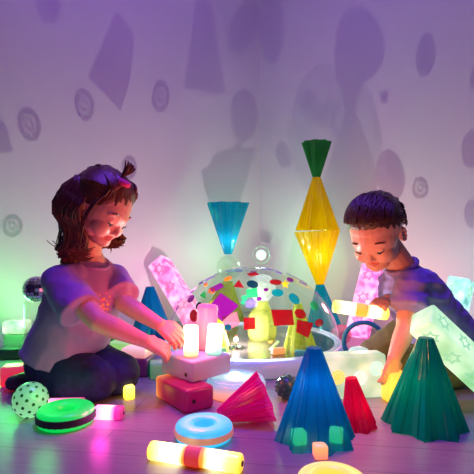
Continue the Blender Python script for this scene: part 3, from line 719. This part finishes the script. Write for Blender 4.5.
# ------------------------------------------------------------------ children
def frame(f, up=(0, 0, 1)):
    f = Vector(f).normalized(); u = Vector(up); u = (u - f * u.dot(f)).normalized(); l = u.cross(f)
    M = Matrix((f, l, u)).transposed(); return M
def head_parts(bm, C, M, s):
    def S(p, r): # ellipsoid in head frame
        b_sphere(bm, C + M @ (Vector(p) * s), s, r if isinstance(r, tuple) else (r, r, r), 24, 16, M)
    S((-.012, 0, .022), (.092, .074, .080)); S((.018, 0, .0), (.068, .066, .070)); S((.026, 0, -.034), (.053, .056, .056))
    for y in (-1, 1):
        S((.046, y * .028, -.040), (.032, .030, .030)); S((.020, y * .040, -.055), (.034, .018, .026))
        S((.066, y * .030, .006), (.012, .020, .007)); S((.0665, y * .029, -.014), (.0105, .0145, .0105))
        S((.079, y * .0085, -.043), (.007, .0055, .0055))
        ec = Vector((-.010, y * .066, -.018))
        for k in range(10):
            a = 2 * PI * k / 10; S((ec.x + .012 * math.cos(a) - .002, ec.y + y * (.007 - .003 * math.cos(a)), ec.z + .019 * math.sin(a)), .0050)
        S((ec.x, ec.y + y * .001, ec.z), (.014, .0065, .019))
    S((.058, 0, -.080), (.020, .022, .016)); S((.045, 0, -.078), (.030, .036, .018))
    for k in range(6):
        t = k / 5; S((.072 + .013 * t, 0, -.004 - .033 * t), .0055 + .003 * t)
    S((.085, 0, -.040), (.008, .0085, .007))
    for k in range(-4, 5):
        S((.0775 - abs(k) * .0016, k * .0036, -.0575 - abs(k) * .0004), (.0055, .004, .0035 - abs(k) * .0003)); S((.0755 - abs(k) * .0016, k * .0036, -.0655 + abs(k) * .0008), (.0055, .004, .0038 - abs(k) * .0004))
def hand(bm, W, d, n, s=1.0, curl=.5, thumb=1, spread=.12):
    """W wrist, d towards the fingers, n out of the back of the hand; thumb=+1/-1 side"""
    d = Vector(d).normalized(); n = Vector(n); n = (n - d * n.dot(d)).normalized(); sd = d.cross(n) * thumb
    for k, t in enumerate((-.9, -.3, .3, .9)):
        b_limb(bm, [W + sd * t * .008 * s, W + d * .045 * s + sd * t * .019 * s], [.013 * s, .0105 * s], 10)
    lens = (.036, .045, .048, .042)
    for k in range(4):      # little .. index, index on the thumb side
        t = (-.9, -.3, .3, .9)[k]; p = W + d * .048 * s + sd * t * .020 * s; pts = [p]; ang = curl * .4
        L = lens[k] * s
        for q, f_ in enumerate((.42, .32, .26)):
            dd = (d * math.cos(ang) - n * math.sin(ang) + sd * t * spread).normalized(); p = p + dd * L * f_; pts.append(p); ang += curl * .9
        b_limb(bm, pts, [.0085 * s, .0078 * s, .0072 * s, .0062 * s], 10)
    p = W + d * .012 * s + sd * .014 * s; q = p + (d * .6 + sd * .75 - n * .35).normalized() * .022 * s; r = q + (d * .85 + sd * .25 - n * (.3 + curl * .3)).normalized() * .018 * s; e = r + (d * .9 - sd * .1 - n * curl * .5).normalized() * .014 * s
    b_limb(bm, [p, q, r, e], [.011 * s, .0092 * s, .0080 * s, .0065 * s], 10)
SKIN = solid('child skin', (.72, .42, .33), .45, 90, .04, .04, sss=.12)
LIPS = solid('lips', (.62, .18, .16), .35, 90, .05, .05)
LASH = solid('dark lashes', (.03, .015, .01), .6)
EYEW = solid('eye white', (.75, .72, .70), .15, 90, 0, .02)
IRIS = solid('blue grey iris', (.08, .14, .2), .1, 90, 0, .05)
def face_details(C, M, s, root, browmat):
    base = Vector(root.location)
    for y in (-1, 1):
        bm = bmesh.new(); b_sphere(bm, C + M @ (Vector((.0655, y * .029, -.0165)) * s) - base, .0118 * s, u=20, v=12); e = put('eyeball', bm, EYEW, root)
        bm = bmesh.new(); b_sphere(bm, C + M @ (Vector((.0745, y * .0285, -.0225)) * s) - base, .0052 * s, (.5, 1, 1), 12, 8, M); put('iris', bm, IRIS, e)
        bm = bmesh.new(); pts = []; rs = []
        for k in range(9):
            t = k / 8 * 2 - 1; pts.append(C + M @ (Vector((.0785 - t * t * .006, y * .029 + t * .0135, -.0205 + .004 * t * t)) * s) - base); rs.append((.0019 - .0010 * t * t) * s)
        b_tube(bm, pts, rs, 6); put('eyelashes', bm, LASH, root)
        bm = bmesh.new(); pts = []; rs = []
        for k in range(9):
            t = k / 8 * 2 - 1; pts.append(C + M @ (Vector((.0785 - .007 * t * t - (.002 if t * y > 0 else 0), y * .030 + t * .017, .012 - .004 * t * t)) * s) - base); rs.append((.0026 - .0014 * t * t) * s)
        b_tube(bm, pts, rs, 6); put('eyebrow', bm, browmat, root)
def wrinkle(sc, amp, seed=0, stretch=(1, 1, 1)):
    def f(c):
        q = Vector((c.x * stretch[0], c.y * stretch[1], c.z * stretch[2])) * sc + Vector((seed, seed, seed))
        v = 1 - abs(noise.noise(q)) * 2.2
        return amp * (v * .7 + .4 * noise.noise(q * 2.3))
    return f

# ---- girl
gs = 1.03
girl = empty('person', PZ(78, 1.42), 'kneeling child with wavy half-tied hair, lilac t-shirt and dark jeans reaching for the box stack', 'person')
gC = P(102, 206, 1.36); gM = frame((.80, -.34, -.52), (.25, -.0, 1))
bm = bmesh.new()
head_parts(bm, gC, gM, gs)
neck = P(88, 262, 1.41)
b_limb(bm, [gC + gM @ Vector((-.022, 0, -.05)) * gs, neck, P(86, 285, 1.41)], [.044, .040, .05])
S1, S2 = P(61, 281, 1.33), P(113, 279, 1.46)
E1, W1_ = P(98, 321, 1.26), P(145, 341, 1.27)
E2, W2_ = P(124, 303, 1.40), P(160, 325, 1.345)
b_limb(bm, [neck, S1], [.04, .042]); b_limb(bm, [neck, S2], [.04, .04])
def arm(bm, S, E, W, rs):
    b_limb(bm, [S, (S + E) / 2, E, E + (W - E) * .35, W], rs, 16)
arm(bm, S1, E1, W1_, [.038, .034, .029, .029, .0185]); arm(bm, S2, E2, W2_, [.038, .033, .028, .027, .0185])
hand(bm, W1_, P(166, 350, 1.29) - W1_, (0, -.5, .8), 1.0, .5, -1)
hand(bm, W2_, P(180, 339, 1.325) - W2_, (.1, -.7, .7), 1.0, .6, -1)
b_limb(bm, [neck, P(72, 340, 1.43)], [.05, .07])     # trunk under the shirt
glip = gC + gM @ (Vector((.078, 0, -.061)) * gs)
def gface(c):
    l = gM.transposed() @ (c - gC) / gs
    return 1 if (l.x > .068 and abs(l.y) < .0165 and -.0695 < l.z < -.0535) else 0
voxel(bm, 'body', [SKIN, LIPS], girl, .0022, 7, face_mat=gface)
HAIRG = solid('brown hair', (.13, .050, .028), .38, 300, .5, .35, stretch=(1, 1, .15))
face_details(gC, gM, gs, girl, HAIRG)
# shirt
m_, nt, out = newmat('lilac cotton with chest print')
p = nt.nodes.new('ShaderNodeBsdfPrincipled'); p.inputs['Roughness'].default_value = .85; p.inputs['Sheen Weight'].default_value = .2
tc = nt.nodes.new('ShaderNodeTexCoord'); sub = nt.nodes.new('ShaderNodeVectorMath'); sub.operation = 'SUBTRACT'
prt = P(103, 303, 1.345) - Vector(girl.location); sub.inputs[1].default_value = prt
L_(nt, tc.outputs['Object'], sub.inputs[0]); ln = nt.nodes.new('ShaderNodeVectorMath'); ln.operation = 'LENGTH'; L_(nt, sub.outputs[0], ln.inputs[0])
vo = nt.nodes.new('ShaderNodeTexVoronoi'); vo.inputs['Scale'].default_value = 90; L_(nt, tc.outputs['Object'], vo.inputs['Vector'])
hs = nt.nodes.new('ShaderNodeValToRGB'); e = hs.color_ramp.elements; e[0].color = (.9, .6, .1, 1); e[1].color = (.1, .2, .6, 1); e.new(.5).color = (.85, .2, .3, 1); hs.color_ramp.interpolation = 'CONSTANT'
L_(nt, vo.outputs['Color'], hs.inputs[0])
lt = nt.nodes.new('ShaderNodeMath'); lt.operation = 'LESS_THAN'; lt.inputs[1].default_value = .034; L_(nt, ln.outputs['Value'], lt.inputs[0])
l2 = nt.nodes.new('ShaderNodeMath'); l2.operation = 'LESS_THAN'; l2.inputs[1].default_value = .0042; L_(nt, vo.outputs['Distance'], l2.inputs[0]); l2.inputs[1].default_value = .38
mu = nt.nodes.new('ShaderNodeMath'); mu.operation = 'MULTIPLY'; L_(nt, lt.outputs[0], mu.inputs[0]); L_(nt, l2.outputs[0], mu.inputs[1])
mx = nt.nodes.new('ShaderNodeMix'); mx.data_type = 'RGBA'; L_(nt, mu.outputs[0], mx.inputs[0]); mx.inputs[6].default_value = (.36, .22, .54, 1); L_(nt, hs.outputs[0], mx.inputs[7])
L_(nt, mx.outputs[2], p.inputs['Base Color']); n, b = noise_bump(nt, 25, .35, .004, 4); L_(nt, b.outputs[0], p.inputs['Normal']); L_(nt, p.outputs[0], out.inputs[0])
GSHIRT = m_
bm = bmesh.new()
def blob(bm, c, r, f=(1, 0, 0), up=(0, 0, 1)): b_sphere(bm, c, 1, r, 24, 16, frame(f, up))
tf = (.7, -.7, 0)
b_loft(bm, [P(91, 262, 1.40), P(89, 274, 1.40), P(86, 292, 1.40), P(80, 312, 1.40), P(73, 334, 1.415), P(64, 357, 1.43), P(61, 364, 1.43)],
       [(.035, .045), (.058, .092), (.078, .112), (.088, .115), (.096, .118), (.106, .126), (.108, .128)], tf)
for S_, a_, e_, r_ in ((S1, P(70, 296, 1.305), P(81, 311, 1.275), .053), (S2, P(118, 289, 1.43), P(122, 296, 1.405), .048)):
    b_sphere(bm, S_, r_ * .93, u=20, v=14); b_cone(bm, S_, a_, r_ * .93, r_, 24); b_sphere(bm, a_, r_, u=20, v=14); b_cone(bm, a_, e_, r_, r_ * 1.08, 24)
b_limb(bm, [P(91, 270, 1.40), S1 + Vector((0.01, 0, 0))], [.038, .048]); b_limb(bm, [P(92, 270, 1.41), S2], [.036, .044])
voxel(bm, 'shirt', [GSHIRT], girl, .0042, 6, lambda c: wrinkle(15, .0065, 3, (1, 1, .6))(c) + wrinkle(30, .0012, 9)(c))
# collar
bm = bmesh.new(); b_torus(bm, .048, .006, Matrix.Translation(P(93, 261, 1.395) - Vector(girl.location)) @ frame((.8, -.5, -.5), (.4, -.3, 1)).to_4x4(), 32, 8); put('collar', bm, GSHIRT, girl)
# jeans
JEANS = solid('dark blue denim', (.010, .013, .10), .75, 60, .3, .35)
bm = bmesh.new()
hipn, hipf = P(54, 367, 1.40), P(70, 364, 1.47)
K1 = PZ(97, 1.335, .062); K2 = PZ(121, 1.39, .064)
A1 = PZ(38, 1.40, .040); A2 = PZ(56, 1.52, .040)
blob(bm, P(60, 362, 1.44), (.085, .105, .075), tf)
b_limb(bm, [hipn, (hipn + K1) / 2 + Vector((0, 0, .006)), K1], [.074, .066, .052], 18); b_limb(bm, [hipf, (hipf + K2) / 2 + Vector((0, 0, .012)), K2], [.074, .067, .054], 18)
b_limb(bm, [K1 + Vector((0, 0, -.012)), PZ(66, 1.35, .046), A1], [.050, .046, .034], 16); b_limb(bm, [K2 + Vector((0, 0, -.012)), PZ(88, 1.44, .046), A2], [.050, .046, .034], 16)
voxel(bm, 'jeans', [JEANS], girl, .0045, 5, wrinkle(14, .005, 8))
for nm, a in (('shoe', A1), ('shoe', A2)):
    bm = bmesh.new(); b_limb(bm, [a, a + Vector((-.05, .012, -.010)), a + Vector((-.085, .02, -.016))], [.030, .028, .022], 14)
    voxel(bm, nm, [solid('dark shoe', (.05, .02, .06), .5)], girl, .004, 4)
# hair
bm = bmesh.new()
def HP(x, y, z): return gC + gM @ (Vector((x, y, z)) * gs)
def HS(x, y, z, r): b_sphere(bm, HP(x, y, z), gs, r, 24, 16, gM)
HS(-.012, 0, .032, (.088, .078, .078)); HS(-.035, 0, .0, (.070, .078, .075)); HS(.000, 0, .056, (.068, .070, .050)); HS(-.045, 0, -.04, (.042, .060, .050))
HS(-.038, .0, .082, (.030, .036, .026))
for y in (-1, 1): HS(-.022, y * .062, -.02, (.030, .018, .045))
def strand(pts, r0, r1, n=6):
    P0 = [Vector(p) for p in pts]; out_ = []
    N = 12
    for i in range(N + 1):
        t = i / N * (len(P0) - 1); k = min(int(t), len(P0) - 2); u = t - k
        a = P0[max(k - 1, 0)]; b_ = P0[k]; c_ = P0[k + 1]; d_ = P0[min(k + 2, len(P0) - 1)]
        out_.append(.5 * ((2 * b_) + (-a + c_) * u + (2 * a - 5 * b_ + 4 * c_ - d_) * u * u + (-a + 3 * b_ - 3 * c_ + d_) * u ** 3))
    return out_, [r0 + (r1 - r0) * (i / N) ** 2 for i in range(N + 1)]
voxel(bm, 'hair', [HAIRG], girl, .004, 6, lambda c: .004 * noise.noise(Vector(((gM.transposed() @ (c - gC)).y * 140, (gM.transposed() @ (c - gC)).x * 30, (gM.transposed() @ (c - gC)).z * 30))))
bm = bmesh.new(); random.seed(11); base = Vector(girl.location)
def fall(st, mid, px, py, Y, wob, r0=.0060):
    a0 = gC + gM @ (Vector(st) * gs); m = gC + gM @ (Vector(mid) * gs); e = P(px, py, Y)
    q1 = m.lerp(e, .35) + Vector((-.016 + .008 * wob, 0, .004)); q2 = m.lerp(e, .7) + Vector((.016 - .012 * wob, .002, 0)); tipv = e + Vector((.010 + .020 * wob, 0, -.006 + .012 * abs(wob)))
    pp, rr = strand([q - base for q in (a0, m, q1, q2, e, tipv)], r0, .0010); b_tube(bm, pp, rr, 6)
for k in range(150):   # near side, over the ear to the shoulder
    u = random.random(); wob = random.uniform(-1, 1); v = random.random()
    fall((-.074 + .060 * u, -.062, .046 - .03 * v), (-.074 + .074 * u, -.078 - .005 * v, -.012), 60 + 22 * u + 3 * wob, 262 - 13 * v - 2 * u, 1.335 - .02 * v, wob)
for k in range(90):    # back of the head
    y = random.uniform(-.07, .07); wob = random.uniform(-1, 1); v = random.random()
    fall((-.082, y * .6, .045), (-.096, y, -.01), 59 + 9 * v + 3 * wob, 246 + 13 * v, 1.36 + y * .6, wob)
for k in range(40):    # far side, seen beyond the chin
    u = random.random(); wob = random.uniform(-1, 1)
    fall((-.02 + .05 * u, .066, .045), (-.005 + .045 * u, .080, -.02), 102 + 17 * u, 246 - 3 * wob, 1.42, wob, .0048)
for k in range(90):    # combed back from the hairline over the crown
    y = random.uniform(-.068, .068); xf = .071 - abs(y) * .45
    zf = .064 - abs(y) * .35
    pts = [Vector((xf, y, zf)), Vector((.040, y * .98, .092 - abs(y) * .25)), Vector((-.01, y * .85, .107 - abs(y) * .2)), Vector((-.050, y * .5, .100)), Vector((-.078, y * .3, .076))]
    pp, rr = strand([gC + gM @ (q * gs * .985) - base for q in pts], .0028, .0034); b_tube(bm, pp, rr, 5)
for k in range(120):   # sides swept back over the ear to the half ponytail
    side = -1 if k % 2 else 1; v = random.random(); z0 = .040 + .045 * v; w0 = .066 - .022 * v * v; xs = .052 - .012 * (1 - v)
    pts = [Vector((xs, side * (w0 - .014), z0 + .004)), Vector((.030, side * w0, z0 + .010)), Vector((-.015, side * (w0 + .012), z0 + .008)), Vector((-.052, side * (w0 + .002), z0 + .002)), Vector((-.080, side * .030, .052 + .02 * v))]
    pp, rr = strand([gC + gM @ (q * gs) - base for q in pts], .0036, .0030); b_tube(bm, pp, rr, 5)
for k in range(44):    # loose wavy wisps around the outline
    u = random.random(); wob = random.uniform(-1, 1) * 2.0; v = random.random()
    fall((-.080 + .04 * u, -.052 + .06 * v, .055), (-.096 + .05 * u, -.078 + .05 * v, -.010), 55 + 26 * u, 253 - 8 * v, 1.33 + .04 * v, wob, .0026)
for k in range(26):    # fine strands beside the cheek
    side = -1 if k % 2 else 1; u = random.random()
    pts = [Vector((.020 + .02 * u, side * .064, .045)), Vector((.022 + .012 * u, side * .078, 0)), Vector((.022 + .014 * u, side * (.076), -.05)), Vector((.036 + .02 * u, side * .070, -.09 - .03 * u))]
    pp, rr = strand([gC + gM @ (q * gs) - base for q in pts], .0018, .0006); b_tube(bm, pp, rr, 4)
put('hair_locks', bm, HAIRG, girl, angle=180)
bm = bmesh.new()       # tuft of the half ponytail
for k in range(26):
    a = random.uniform(0, 2 * PI); r_ = random.random()
    d = Vector((.35 + .5 * math.cos(a) * r_, .6 * math.sin(a) * r_, .9)).normalized()
    s0 = Vector((.018, -.01, .105)); pts = [s0, s0 + d * .025, s0 + d * .045 + Vector((-.008, 0, 0))]
    pp, rr = strand([gC + gM @ (q * gs) - base for q in pts], .004, .0006); b_tube(bm, pp, rr, 5)
put('hair_tuft', bm, HAIRG, girl, angle=180)
bm = bmesh.new()
for k in range(14):
    a = 2 * PI * k / 14; b_sphere(bm, HP(.047 + .010 * math.cos(a), -.028 + .012 * math.sin(a), .094) - base, .0085, u=10, v=8)
put('hair_tie', bm, solid('pink scrunchie', (.75, .05, .25), .7), girl)

# ---- boy
bs = 1.02
boy = empty('person', PZ(435, 1.5), 'kneeling child with short dark hair, lilac shirt and olive trousers holding a yellow tube', 'person')
bC = P(376, 232, 1.40); bM = frame((-.50, -.66, -.56), (-.03, 0, 1))
bm = bmesh.new(); head_parts(bm, bC, bM, bs)
bneck = P(406, 272, 1.44)
b_limb(bm, [bC + bM @ Vector((-.025, 0, -.045)) * bs, bneck], [.044, .042])
T1, T2 = P(412, 286, 1.37), P(392, 282, 1.52)
Eb, Wb = P(406, 328, 1.335), P(394, 358, 1.315)
Ef, Wf = P(398, 305, 1.48), P(388, 300, 1.405)
b_limb(bm, [bneck, T1], [.038, .038]); b_limb(bm, [bneck, T2], [.038, .038])
arm(bm, T1, Eb, Wb, [.036, .033, .028, .027, .0185]); arm(bm, T2, Ef, Wf, [.036, .030, .027, .025, .0185])
hand(bm, Wb, P(391, 372, 1.32) - Wb + Vector((0, .0, 0)), (.3, -.9, .1), .95, .35, -1, .2)
hand(bm, Wf, P(380, 303, 1.365) - Wf, (.1, -.1, .9), .95, 1.0, 1)
b_limb(bm, [bneck, P(430, 320, 1.47)], [.045, .06])
def bface(c):
    l = bM.transposed() @ (c - bC) / bs
    return 1 if (l.x > .068 and abs(l.y) < .0165 and -.0695 < l.z < -.0535) else 0
voxel(bm, 'body', [SKIN, LIPS], boy, .0022, 7, face_mat=bface)
HAIRB = solid('dark brown hair', (.060, .028, .018), .4, 300, .5, .35, stretch=(1, 1, .15))
face_details(bC, bM, bs, boy, HAIRB)
BSHIRT = solid('lilac blue cotton', (.30, .25, .58), .85, 30, .3, .08, dist=.004)
bm = bmesh.new(); bf = (-.75, -.55, -.45)
b_loft(bm, [P(404, 266, 1.435), P(406, 274, 1.44), P(411, 288, 1.445), P(421, 305, 1.455), P(434, 322, 1.475), P(447, 338, 1.495), P(460, 352, 1.51)],
       [(.032, .040), (.052, .078), (.074, .096), (.082, .100), (.086, .102), (.088, .106), (.088, .110)], bf)
for S_, a_, e_, r_ in ((T1, P(410, 299, 1.36), P(409, 309, 1.345), .051), (T2, P(394, 294, 1.51), P(396, 300, 1.49), .045)):
    b_sphere(bm, S_, r_ * .92, u=20, v=14); b_cone(bm, S_, a_, r_ * .92, r_, 24); b_sphere(bm, a_, r_, u=20, v=14); b_cone(bm, a_, e_, r_, r_ * 1.07, 24)
b_limb(bm, [P(408, 274, 1.44), T1], [.036, .044]); b_limb(bm, [P(406, 274, 1.45), T2], [.034, .040])
voxel(bm, 'shirt', [BSHIRT], boy, .0042, 6, lambda c: wrinkle(15, .0065, 5, (1, 1, 1.8))(c) + wrinkle(30, .0012, 2)(c))
bm = bmesh.new(); b_torus(bm, .045, .0075, Matrix.Translation(P(402, 266, 1.425) - Vector(boy.location)) @ frame((-.5, -.6, -.4), (-.55, -.35, .8)).to_4x4(), 32, 8); put('collar', bm, BSHIRT, boy)
TROU = solid('olive cotton', (.16, .15, .05), .85, 40, .3, .2)
bm = bmesh.new()
bh1, bh2 = P(450, 356, 1.46), P(446, 352, 1.56); bk1 = PZ(405, 1.40, .075); bk2 = PZ(374, 1.58, .072)
blob(bm, P(452, 352, 1.51), (.08, .10, .07), (-1, 0, 0))
b_limb(bm, [bh1, (bh1 + bk1) / 2, bk1], [.070, .062, .050], 16); b_limb(bm, [bh2, P(405, 335, 1.57), bk2], [.070, .060, .050], 16)
b_limb(bm, [bk1 + Vector((0, 0, -.02)), PZ(440, 1.43, .045), PZ(470, 1.46, .040)], [.050, .044, .034], 16); b_limb(bm, [bk2 + Vector((0, 0, -.02)), PZ(410, 1.58, .045), PZ(445, 1.62, .040)], [.050, .044, .034], 16)
voxel(bm, 'trousers', [TROU], boy, .005, 5, wrinkle(14, .005, 2))
for a in (PZ(470, 1.46, .036), PZ(445, 1.62, .036)):
    bm = bmesh.new(); b_limb(bm, [a, a + Vector((.05, .01, -.006)), a + Vector((.085, .02, -.010))], [.030, .028, .023], 14); voxel(bm, 'shoe', [solid('grey shoe', (.08, .08, .09), .6)], boy, .004, 4)
bm = bmesh.new()
def BS_(x, y, z, r): b_sphere(bm, bC + bM @ (Vector((x, y, z)) * bs), bs, r, 24, 16, bM)
BS_(-.020, 0, .036, (.092, .078, .076)); BS_(-.040, 0, .02, (.068, .072, .062)); BS_(.006, 0, .056, (.066, .066, .046)); BS_(-.055, 0, -.020, (.042, .055, .042))
voxel(bm, 'hair', [HAIRB], boy, .004, 5, lambda c: .003 * noise.noise(Vector(((bM.transposed() @ (c - bC)).y * 150, (bM.transposed() @ (c - bC)).x * 35, (bM.transposed() @ (c - bC)).z * 35))))
bm = bmesh.new(); base = Vector(boy.location)
for k in range(420):
    y = random.uniform(-.072, .072); u = random.random()
    a0 = random.uniform(-.3, .62)        # start along the crown arc, combed forward
    def arc(t, lift=0):
        th = PI * .5 - t * 1.15; k_ = math.sqrt(max(.05, 1 - (y / .084) ** 2))
        return Vector((-.010 + (.094 + lift) * k_ * math.cos(th), y, .034 + (.082 + lift) * k_ * math.sin(th)))
    pts = [arc(a0, -.002), arc(a0 + .15, .003), arc(a0 + .30, .004), arc(min(a0 + .42, .93), .002 + .005 * u)]
    pp, rr = strand([bC + bM @ (q * bs) - base for q in pts], .0030, .0006); b_tube(bm, pp[::2], rr[::2], 4)
for k in range(150):   # sides and back, short and pointing down
    a = random.uniform(PI * .45, PI * 1.55); z = random.uniform(.012, .06)
    d = Vector((math.cos(a) * .094 - .014, math.sin(a) * .080, z)); dn = Vector((math.cos(a) * .098 - .014, math.sin(a) * .0825, z - .014))
    pp, rr = strand([bC + bM @ (q * bs) - base for q in (d, (d + dn) / 2 + Vector((math.cos(a), math.sin(a), 0)) * .003, dn)], .0028, .0006); b_tube(bm, pp[::3], rr[::3], 4)
put('hair_locks', bm, HAIRB, boy, angle=180)

# ------------------------------------------------------------------ unseen point lights: stand-ins for glowing toys, plus added fills
point('warm_face_fill', P(194, 316, 1.31), (1, .08, .03), 2.0, .03)  # unseen fill before the tubes, added to redden the girl's face
point('red_face_fill', P(156, 308, 1.06), (1, .06, .07), 1.1, .04)  # unseen fill floating nearer the camera, added for the girl's cheek
point('boy_face_fill', P(350, 328, 1.13), (1, .22, .05), 2.7, .03)  # unseen fill away from the tube, added to light the boy's face
point('corner_green_light', gp + Vector((0, -.06, 0)), (.40, 1, .50), 2.6, .03)
point('left_green_light', P(10, 318, 1.80), (.07, 1, .16), 2.8, .05)
point('pink_tube_light', P(172, 268, 2.2), (1, .08, .4), .9, .04)
point('right_tube_light', P(362, 285, 2.02), (1, .30, .25), 1.8, .04)
point('right_teal_light', P(466, 285, 1.78), (.2, 1, .8), .6, .04)
point('yellow_hand_light', P(400, 385, 1.25), (1, .45, .05), 0.225, .02)
point('green_ring_light', PZ(45, 1.15, .10), (.05, 1, .15), .25, .03)
point('pink_block_light', PZ(100, 1.15, .05), (1, .03, .5), .3, .02)
point('blue_cone_fill', blue_c + Vector((0, .02, .11)), (.08, .9, 1), .25, .012)  # unseen lamp added inside the cone to make it look luminous
point('teal_cone_fill', teal_c + Vector((0, .02, .08)), (.1, 1, .6), .12, .012)  # unseen lamp added to brighten the teal cone from within
point('red_cone_fill', red_c + Vector((0, 0, .05)), (1, .1, .3), .06, .01)  # unseen lamp added within the ruby cone to brighten it
point('tower_fill', PZ(317, TY, .40), (1, .85, .3), .14, .012)  # unseen lamp added in the yellow cones to brighten them
point('turquoise_cone_fill', PZ(228, SY, .46), (.2, .9, 1), .25, .012)  # unseen lamp added in the turquoise cone to brighten it
point('dome_green_fill', P(262, 300, 1.75), (.6, 1, .35), .8, .03)  # unseen green fill added to colour the dome's inside

sc = scene
sc.view_settings.view_transform = 'Standard'; sc.view_settings.look = 'None'; sc.view_settings.gamma = 1
sc.view_settings.use_curve_mapping = False; sc.view_settings.exposure = 0.15
sc.cycles.transparent_max_bounces = 32; sc.cycles.max_bounces = 8; sc.cycles.sample_clamp_indirect = 4; sc.cycles.use_denoising = True
sc.cycles.use_light_tree = True
